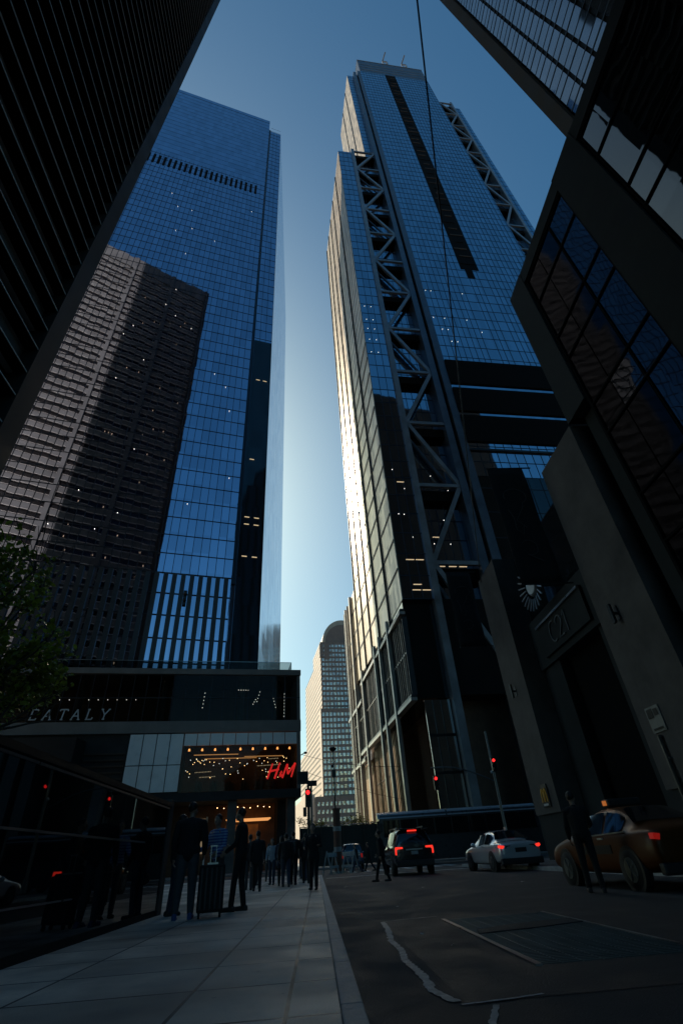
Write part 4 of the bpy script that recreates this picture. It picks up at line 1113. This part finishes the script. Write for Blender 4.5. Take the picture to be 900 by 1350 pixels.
# dark SUV in the lane, braking
def suv_x(t, W):
    for sg in (1,-1):
        tl(t, M['tail'], [(sg*.58,1.16),(sg*.94,1.17),(sg*.965,1.10),(sg*.965,.86),(sg*.90,.84),(sg*.89,1.04),(sg*.84,1.08),(sg*.58,1.09)], -.07, .1)
    tl(t, M['tail'], [(-.24,1.80),(.24,1.80),(.23,1.86),(-.23,1.86)], .02, .12, 'brake_light')
    g = MB(); g.box(-.86,.86,-.03,.5,1.885,1.93).bevel(.015); g.build('spoiler', M['suv'], t)
    for sg in (1,-1):
        g = MB(); g.bar((sg*.68,.7,2.0),(sg*.68,3.2,2.0),.05); g.box(sg*.68-.02,sg*.68+.02,.75,.82,1.9,2.0); g.box(sg*.68-.02,sg*.68+.02,3.1,3.17,1.9,2.0); g.build('roof_rail', M['metal'], t)
    g = MB(); g.box(-.42,.42,-.075,-.03,1.02,1.07); g.build('trim_bar', M['metal'], t)
    g = MB(); g.box(-.17,.17,-.075,-.04,.84,.98); g.build('plate', M['sign_white'], t)
    g = MB(); g.box(-.95,.95,-.10,.1,.36,.62).bevel(.04); g.build('bumper', M['plastic'], t)
    g = MB(); g.bar((-.2,-.035,1.30),(.2,-.06,1.26),.025); g.build('wiper', M['black'], t)
SUV = [(-.03,.42,1.22,1.26,.93,.0),(.02,.36,1.22,1.50,.975,.80),(.18,.34,1.22,1.86,.99,.76),(.6,.32,1.22,1.93,1.0,.76),(2.2,.30,1.20,1.95,1.0,.76),(3.0,.30,1.18,1.86,1.0,.74),(3.75,.32,1.15,1.22,1.0,.0),(4.7,.34,1.06,1.12,.98,.0),(5.15,.40,.95,1.02,.9,.0),(5.25,.48,.8,.86,.82,.0)]
car('suv', 'dark SUV braking with bright red tail lights, in the lane left of the pale sedan', 'SUV', (4.85,29.3,RZ), R(1), M['suv'], SUV, (1.05,4.1), .40, 2.06, ((.5,1.35),(1.5,2.35),(2.45,3.2)), (.0,.17), (3.6,3.05), suv_x)

def sed_x(t, W):
    for sg in (1,-1):
        tl(t, M['tail'], [(sg*.66,.85),(sg*.86,.88),(sg*.88,.80),(sg*.78,.76),(sg*.70,.78)], -.03, .15)
        tl(t, M['plastic'], [(sg*.40,.85),(sg*.62,.86),(sg*.66,.755),(sg*.44,.77)], -.035, .1, 'reversing_light')
    tl(t, M['tail_dim'], [(-.16,1.085),(.16,1.085),(.15,1.105),(-.15,1.105)], .66, .72, 'brake_light')
    g = MB(); g.box(-.24,.24,-.05,-.01,.62,.77); g.build('plate', M['plastic'], t)
    g = MB(); g.box(-.88,.88,-.06,.1,.22,.44).bevel(.05); g.build('bumper', M['plastic'], t)
    g = MB(); g.prism([(-.02,1.0),(.02,1.0),(.015,1.25),(-.015,1.25)],1.42,1.52); g.build('antenna', M['silver'], t)
    for y in (1.75,2.7):
        for sg in (1,-1): g = MB(); g.box(min(sg*W*.985,sg*(W*.985+.035)),max(sg*W*.985,sg*(W*.985+.035)),y,y+.2,.86,.895); g.build('door_handle', M['metal'], t)
SED = [(-.05,.42,.80,.84,.86,.0),(.02,.32,.90,.97,.95,.0),(.45,.26,.93,1.02,.99,.0),(.62,.24,.93,1.07,1.0,.62),(1.25,.22,.93,1.37,1.0,.60),(1.9,.21,.92,1.44,1.0,.60),(2.6,.21,.90,1.40,1.0,.60),(3.45,.22,.88,.96,1.0,.0),(4.4,.24,.78,.86,.97,.0),(4.75,.30,.66,.73,.88,.0),(4.85,.38,.55,.6,.78,.0)]
car('sedan', 'pale silver sedan waiting with red tail lights beside the dark SUV', 'car', (8.8,25.2,RZ), R(4), M['silver'], SED, (.95,3.75), .33, 1.84, ((1.05,1.75),(1.85,2.85)), (.66,1.25), (3.4,2.7), sed_x).scale = (1.07,1.07,1.07)

def taxi_x(t, W):
    for sg in (1,-1):
        tl(t, M['tail_dim'], [(sg*.70,.92),(sg*.84,.94),(sg*.86,.84),(sg*.74,.82)], -.03, .12)
    g = MB(); g.box(-.24,.24,-.05,-.01,.64,.79); g.build('plate', M['sign_white'], t)
    g = MB(); g.box(-.88,.88,-.06,.1,.26,.46).bevel(.05); g.build('bumper', M['plastic'], t)
    g = MB(); g.box(-.42,.42,1.95,2.2,1.50,1.66).bevel(.04); rl = g.build('roof_light', M['plastic'], t)
    g = MB(); g.box(-.46,-.421,2.0,2.12,1.53,1.63); g.build('amber_lamp', M['amber'], rl)
    for sg in (1,-1):
        g = MB(); g.bar((sg*W*.94,.9,.99),(sg*W*.94,3.2,.95),.025); g.build('window_trim', M['metal'], t)
        for y in (1.75,2.7): g = MB(); g.box(min(sg*W*.985,sg*(W*.985+.035)),max(sg*W*.985,sg*(W*.985+.035)),y,y+.2,.88,.915); g.build('door_handle', M['metal'], t)
    g = MB(); g.box(-W-.012,-W+.03,1.5,2.9,.62,.78); g.build('door_decal', M['black'], t)
TAX = [(r[0],r[1]+.03,r[2]+.05,r[3]+.06,r[4],r[5]) for r in SED]
car('taxi', 'orange-yellow taxi half lost in shadow at the right edge', 'taxi', (7.35,11.05,RZ), R(2), M['taxi'], TAX, (.95,3.75), .35, 1.86, ((1.05,1.75),(1.85,2.85)), (.66,1.25), (3.4,2.7), taxi_x)

def van_x(t, W):
    for sg in (1,-1): tl(t, M['tail_dim'], [(sg*.75,1.15),(sg*.92,1.15),(sg*.92,.85),(sg*.80,.85)], -.05, .1)
    g = MB(); g.box(-.9,.9,-.06,.1,.36,.6).bevel(.04); g.build('bumper', M['plastic'], t)
    g = MB(); g.box(-.7,.7,-.035,-.005,1.02,1.07); g.build('trim_bar', M['metal'], t)
car('suv', 'dark blue SUV standing across the crossing behind the barricades', 'SUV', (3.1,52.4,RZ), R(-3), M['van'], SUV, (1.05,4.1), .40, 2.0, ((.5,1.35),(1.5,2.35),(2.45,3.2)), (.0,.17), (3.6,3.05), van_x)

# long coach crossing behind the cars
t = thing('coach', 'long dark coach with a pale rounded roof edge crossing the street', 'coach', (5.6,53.2,RZ))
LB, HB, WB = 15.5, 4.15, 2.55
pr = [(0,.35),(WB,.35),(WB,HB-.35),(WB-.1,HB-.12),(WB-.35,HB-.02),(.35,HB-.02),(.1,HB-.12),(0,HB-.35)]
g = MB(); g.extrude(pr,'x',.25,LB-.1); g.bevel(.06,2); g.build('body', M['bus'], t)
g = MB(); g.extrude([(-.03,HB-.5),(.08,HB-.14),(.35,HB+.01),(WB/2,HB+.05),(WB/2,HB-.1),(.2,HB-.2),(.06,HB-.5)],'x',.1,6.6); g.build('roof_edge', M['bus_roof'], t)
g = MB(); g.extrude([(-.03,HB-.5),(.08,HB-.14),(.35,HB+.01),(WB/2,HB+.05),(WB/2,HB-.1),(.2,HB-.2),(.06,HB-.5)],'x',6.75,LB-.2); g.build('roof_edge', M['bus_roof'], t)
for k in range(9):
    g = MB(); g.box(.6+k*1.62,2.12+k*1.62,-.035,-.002,2.2,3.5); g.build('window', M['glass_car'], t)
g = MB(); g.box(.06,.249,.25,WB-.25,1.5,3.5); g.build('windscreen', M['glass_car'], t)
for x in (2.6,11.3,12.7):
    g = MB(); g.lathe([(.3,-.06),(.5,-.06),(.52,.02),(.52,.28),(.3,.28)],24,'y',(x,0,.52)); g.build('wheel', M['rubber'], t, True)
g = MB(); g.box(.0,.5,-.35,-.1,2.6,3.3).bevel(.04); g.bar((.2,-.1,3.4),(.3,.3,3.7),.05); g.build('mirror', M['black'], t)
for k in range(5):
    g = MB(); g.box(3.4+k*1.5,4.75+k*1.5,-.02,-.002,.55,1.4); g.build('luggage_door', M['bus'], t)

# ------------------------------------------------------------------ people
def person(label, loc, rz, h=1.75, step=0., arms=(.0,.0), elbows=(.25,.25), lean=.04, look=0., top='cloth_black', bottom='cloth_black', skin='skin', shoe='shoe', hairlen=0., spread=.10, build=1., vox=.009, z0=0., coat=0., hand_up=None, group=None):
    """figure facing +y; step = leg swing in radians (left leg forward)"""
    t = thing('person', label, 'person', (loc[0],loc[1],z0), rz, group)
    s = h/1.75
    V = lambda x, y, z: Vector((x,y,z))
    hipz = .92-.03*abs(step)
    pel = V(0,0,hipz+.05)
    chest = V(0,lean*.8,1.30); neck = V(0,lean*1.15,1.475); head = V(0,lean*1.5+.025,1.625)
    body = MB(); topm = MB(); botm = MB()
    r = build
    legs = []
    for sg, ph in ((-1,step),(1,-step)):
        hp = V(sg*.095,0,hipz); L1, L2 = .43, .42
        kb = .10+ (.55*abs(step) if ph < 0 else .08*abs(step))
        a1 = ph*1.0+ (.10 if step else 0)
        kn = hp+V(sg*(spread-.095)*.5, math.sin(a1)*L1, -math.cos(a1)*L1)
        a2 = a1-kb
        an = kn+V(sg*(spread-.095)*.5, math.sin(a2)*L2, -math.cos(a2)*L2)
        legs.append((hp,kn,an,a2))
    low = min(l[2].z for l in legs)-.075
    off = V(0,0,-low)
    for sg, (hp,kn,an,a2) in zip((-1,1), legs):
        hp, kn, an = hp+off, kn+off, an+off
        body.cap(hp,kn,.078*r,.052); body.cap(kn,an,.052,.036)
        toe_p = -.25 if a2 < -.25 else 0.
        ft = an+V(sg*.02,.15*math.cos(toe_p)+.0,-.045+(-.10 if toe_p else 0)); ft.z = max(ft.z,.03)
        hl = an+V(0,-.04,-.03); hl.z = max(hl.z,.035)
        body.cap(an,hl,.036,.032); body.cap(hl,ft,.034,.03)
        sh = MB(); sh.cap(hl+V(0,-.01,0),ft+V(0,.03,0),.045,.04,10); sh.cap(an+V(0,0,.01),hl,.046,.045,10); sh.box(hl.x-.04,hl.x+.04,hl.y-.05,ft.y+.06,min(hl.z,ft.z)-.034,min(hl.z,ft.z)-.005)
        me = remeshed(sh,'shoe',.011,2); link('shoe', me, M[shoe], t, True)
        botm.cap(hp+V(0,0,.03),kn,.098*r,.070*r); botm.cap(kn,an+V(0,0,.02),.070*r,.058)
    pel, chest, neck, head = pel+off, chest+off, neck+off, head+off
    botm.cap(pel+V(-.07,0,-.02),pel+V(.07,0,-.02),.115*r); botm.cap(pel+V(0,0,0),pel+V(0,0,.08),.125*r,.12*r)
    body.cap(pel+V(-.06,0,0),pel+V(.06,0,0),.10*r); body.cap(pel,chest,.11*r,.13*r); body.cap(chest+V(-.09,0,.08),chest+V(.09,0,.08),.095*r)
    body.cap(chest+V(0,0,.1),neck,.07,.052); body.cap(neck,head,.052,.055)
    topm.cap(pel+V(-.07,0,.02-coat),pel+V(.07,0,.02-coat),.125*r+coat*.1); topm.cap(pel+V(-.05,0,0),chest+V(-.07,.0,0),.115*r,.13*r); topm.cap(pel+V(.05,0,0),chest+V(.07,0,0),.115*r,.13*r)
    topm.cap(pel+V(0,-.005,0),chest+V(0,-.005,.04),.142*r,.152*r)
    topm.cap(chest+V(-.12,-.01,.09),chest+V(.12,-.01,.09),.095*r); topm.cap(chest+V(0,-.01,.12),neck+V(0,-.015,-.02),.085,.066)
    # head with a face
    hd = Matrix.Rotation(look,3,'Z')
    H = lambda x, y, z: head+hd @ V(x,y,z)
    body.ball(H(0,-.005,.03),.096,.80,1.0,1.08); body.ball(H(0,.035,-.04),.062,.85,.9,1.0); body.ball(H(0,.078,-.078),.02); body.ball(H(0,.103,-.012),.016,.8,1.2,1.3); body.cap(H(0,.092,.02),H(0,.108,-.014),.009,.013)
    for sg in (1,-1):
        body.ball(H(sg*.078,-.005,.0),.022,.4,.8,1.3); body.ball(H(sg*.032,.083,.028),.012); body.ball(H(sg*.045,.065,-.02),.022)
    body.cap(H(-.02,.092,-.048),H(.02,.092,-.048),.009)
    # arms
    for i, sg in enumerate((-1,1)):
        sh_ = chest+V(sg*.19*r,-.01,.10)
        a = arms[i]; e = elbows[i]
        el = sh_+V(sg*.06,math.sin(a)*.28,-math.cos(a)*.28)
        wrp = el+V(sg*(-.01),math.sin(a+e)*.25,-math.cos(a+e)*.25)
        dd = (wrp-el).normalized()
        body.cap(sh_,el,.050,.040); body.cap(el,wrp,.040,.027)
        topm.cap(sh_,el,.066*r,.055*r); topm.cap(el,wrp-dd*.01,.055*r,.044)
        # hand: palm, four curled fingers, thumb from the side of the palm
        side = V(0,1,0)-dd*dd.y; side.normalize(); inn = dd.cross(side)*1.0
        if inn.x*sg > 0: inn = -inn
        pc = wrp+dd*.085
        for q in range(4):
            o_ = side*(.030-.020*q)
            body.cap(wrp+dd*.01+o_*.6, pc+o_, .016,.013,8)
            ln = (.030,.036,.034,.026)[q]
            k1 = pc+o_+dd*ln+inn*.006; k2 = k1+dd*ln*.75+inn*.016; k3 = k2+dd*ln*.4+inn*.020
            body.cap(pc+o_,k1,.0115,.0105,8); body.cap(k1,k2,.0105,.0095,8); body.cap(k2,k3,.0095,.0085,8)
        tb = wrp+dd*.03+side*.030; t1 = tb+dd*.028+side*.022+inn*.012; t2 = t1+dd*.028+side*.004+inn*.010
        body.cap(tb,t1,.014,.012,8); body.cap(t1,t2,.012,.010,8)
    me = remeshed(body,'body',vox,2); link('body', me, M[skin], t, True)
    me = remeshed(topm,'jacket',.013,4); link('jacket', me, M[top], t, True)
    me = remeshed(botm,'trousers',.013,4); link('trousers', me, M[bottom], t, True)
    hr = MB(); hr.ball(H(0,-.022,.052),.100,.86,.98,1.0)
    if hairlen: hr.cap(H(0,-.06,.02),H(0,-.075,-hairlen),.075,.05); hr.cap(H(-.05,-.03,.02),H(-.055,-.04,-hairlen*.8),.045,.03); hr.cap(H(.05,-.03,.02),H(.055,-.04,-hairlen*.8),.045,.03)
    me = remeshed(hr,'hair',.012,2); link('hair', me, M['hair'], t, True)
    t.scale = (s,s,s)
    return t
# standing group on the left
person('man in dark jacket and grey trousers with blue shoes, standing beside the suitcase', (-2.52,11.75), R(8), 1.86, 0., (.05,.15), (.3,.55), .02, -.5, 'cloth_black', 'cloth_grey', shoe='shoe_blue', spread=.13, build=1.15)
person('person in blue and white striped shirt half hidden behind the suitcase man', (-2.25,13.5), R(150), 1.74, 0., (.3,.4), (.8,.9), .02, .2, 'stripe', 'cloth_grey')
person('slim person in black standing in profile right of the suitcase', (-1.62,12.75), R(78), 1.78, .10, (.1,.25), (.9,1.1), .02, 0., 'cloth_black', 'cloth_black', build=.92, spread=.1)
person('shadowy person standing against the dark wall at far left', (-3.0,12.9), R(-70), 1.74, 0., (.0,.1), (.3,.3), .02, 0., 'cloth_black', 'denim')
# walkers
person('walker in long black coat, leftmost of the group going away', (-2.1,21.1), R(5), 1.76, .28, (-.25,.3), (.2,.35), .05, 0., 'cloth_black', 'cloth_black', vox=.012, coat=.12)
person('walker with white top and long hair between two dark walkers', (-1.98,26.4), R(176), 1.66, .2, (-.2,.3), (.3,.4), .04, 0., 'cloth_white', 'denim', hairlen=.18, vox=.012)
person('walker in dark jacket and skirt, middle of the pavement group', (-1.45,24.2), R(0), 1.68, .3, (.3,-.3), (.3,.2), .05, 0., 'cloth_blue', 'cloth_black', hairlen=.2, vox=.012, coat=.2)
person('tall broad walker in black, right of the pavement group', (-.98,24.6), R(-4), 1.84, .32, (-.3,.3), (.3,.3), .05, 0., 'cloth_black', 'cloth_black', vox=.012, build=1.12)
person('walker in grey jacket at the back of the pavement group', (-.62,28.6), R(-6), 1.72, .3, (.3,-.3), (.3,.3), .05, 0., 'cloth_grey', 'denim', vox=.012)
person('person in dark coat by the kerb facing the camera, nearest the corner signal', (-.12,19.3), R(172), 1.74, .12, (.35,.3), (1.2,1.1), .02, 0., 'cloth_black', 'cloth_black', vox=.011, coat=.14)
person('small figure waiting at the corner signal pole', (-.95,36.6), R(20), 1.72, .0, (.1,.1), (.3,.3), .02, 0., 'cloth_black', 'cloth_black', vox=.014)
person('short walker in pale trousers far down the pavement by the store entrance', (-2.55,31.5), R(8), 1.64, .3, (-.3,.3), (.3,.3), .05, 0., 'cloth_black', 'cloth_grey', vox=.014)
person('walker in navy top behind the leftmost black coat', (-2.75,27.0), R(-10), 1.74, .25, (.3,-.3), (.3,.4), .05, 0., 'cloth_blue', 'cloth_black', vox=.014)
person('walker half hidden between the broad walker and the grey jacket', (-.72,31.8), R(10), 1.78, .2, (-.2,.2), (.3,.3), .05, 0., 'cloth_black', 'denim', vox=.014)
person('distant walker near the store column, coming this way', (-3.2,34.0), R(170), 1.70, .3, (.3,-.3), (.3,.3), .05, 0., 'cloth_grey', 'cloth_black', vox=.014)
person('distant walker in dark hooded top at the kerb corner', (-.35,33.5), R(0), 1.76, .25, (-.3,.3), (.3,.3), .05, 0., 'cloth_black', 'cloth_black', vox=.014)
person('walker in dark clothes beside the leftmost black coat', (-2.55,22.6), R(3), 1.72, .26, (.3,-.3), (.3,.3), .05, 0., 'cloth_black', 'cloth_grey', vox=.013)
person('person with long hair just behind the middle walker in the skirt', (-1.2,26.2), R(-5), 1.68, .22, (-.2,.25), (.3,.3), .05, 0., 'cloth_black', 'cloth_black', hairlen=.22, vox=.013)
person('stocky walker between the middle walker and the broad walker', (-1.2,23.0), R(6), 1.70, .3, (.25,-.3), (.3,.3), .05, 0., 'cloth_black', 'denim', build=1.15, vox=.013)
person('walker near the kerb between the broad walker and the kerbside coat', (-.48,25.2), R(0), 1.75, .28, (-.25,.3), (.3,.3), .05, 0., 'cloth_black', 'cloth_black', vox=.013)
def backpack(x, y, z, rz, label):
    t = thing('backpack', label, 'bag', (x,y,z), rz)
    g = MB(); g.box(-.15,.15,-.20,-.02,0,.44).bevel(.05,3); g.build('pack', M['plastic'], t, True)
    g = MB(); g.box(-.12,.12,-.25,-.201,.03,.2).bevel(.02,2); g.build('front_pocket', M['cloth_grey'], t, True)
    for sx in (-.1,.1): g = MB(); g.bar((sx,-.02,.40),(sx,.06,.42),.04); g.build('strap', M['plastic'], t)
backpack(-.98,24.6-.09,1.02,R(-4),'dark backpack worn by the tall broad walker')
backpack(-2.75,27.0-.09,.98,R(-10),'dark backpack worn by the walker in the navy top')
# in the road
person('person in black crossing the road just left of the dark SUV', (2.75,25.3), R(65), 1.80, .25, (-.25,.3), (.3,.4), .04, 0., 'cloth_black', 'cloth_black', vox=.011, z0=RZ, coat=.1)
person('pedestrian on the crosswalk, left one of the pair', (2.9,43.6), R(85), 1.72, .38, (-.35,.35), (.3,.4), .05, 0., 'cloth_black', 'denim', vox=.014, z0=RZ)
person('pedestrian on the crosswalk, right one of the pair', (3.9,44.2), R(80), 1.78, .38, (.35,-.35), (.3,.4), .05, 0., 'cloth_black', 'cloth_black', vox=.014, z0=RZ)
person('pedestrian in pale trousers passing behind the barricades', (1.75,45.4), R(95), 1.76, .2, (-.2,.2), (.4,.4), .05, 0., 'cloth_black', 'cloth_grey', vox=.014, z0=RZ)
person('person in black standing beside the taxi, with white-soled shoes', (5.72,12.35), R(-20), 1.80, .10, (.2,.5), (.4,.9), .03, -.3, 'cloth_black', 'cloth_black', z0=RZ, spread=.12)
person('dark figure on the far pavement behind the taxi', (11.6,15.6), R(170), 1.74, .0, (.1,.1), (.3,.3), .03, 0., 'cloth_black', 'cloth_black', vox=.012, hairlen=.15)
# suitcase
t = thing('suitcase', 'tall dark rolling suitcase with raised handle between the standing people', 'suitcase', (-2.02,11.7,0), R(10))
g = MB(); g.box(-.24,.24,-.16,.16,.08,.80).bevel(.045,3); g.build('shell', M['cloth_black'], t, True)
g = MB()
for k in range(5): g.box(-.2+k*.09,-.17+k*.09,-.168,-.155,.13,.75)
g.build('rib', M['plastic'], t)
g = MB(); g.bar((-.05,.08,.8),(-.05,.08,1.1),.012); g.bar((.05,.08,.8),(.05,.08,1.1),.012); g.bar((-.07,.08,1.1),(.07,.08,1.1),.022); g.build('telescopic_handle', M['metal'], t)
g = MB(); g.box(-.1,.1,-.03,.03,.80,.83); g.build('top_handle', M['metal'], t)
for x in (-.19,.19):
    for y in (-.11,.11): g = MB(); g.cyl((x-.018,y,.04),(x+.018,y,.04),.04,n=14); g.box(x-.02,x+.02,y-.02,y+.02,.04,.1); g.build('wheel', M['rubber'], t)

bpy.data.scenes.remove(TMP)
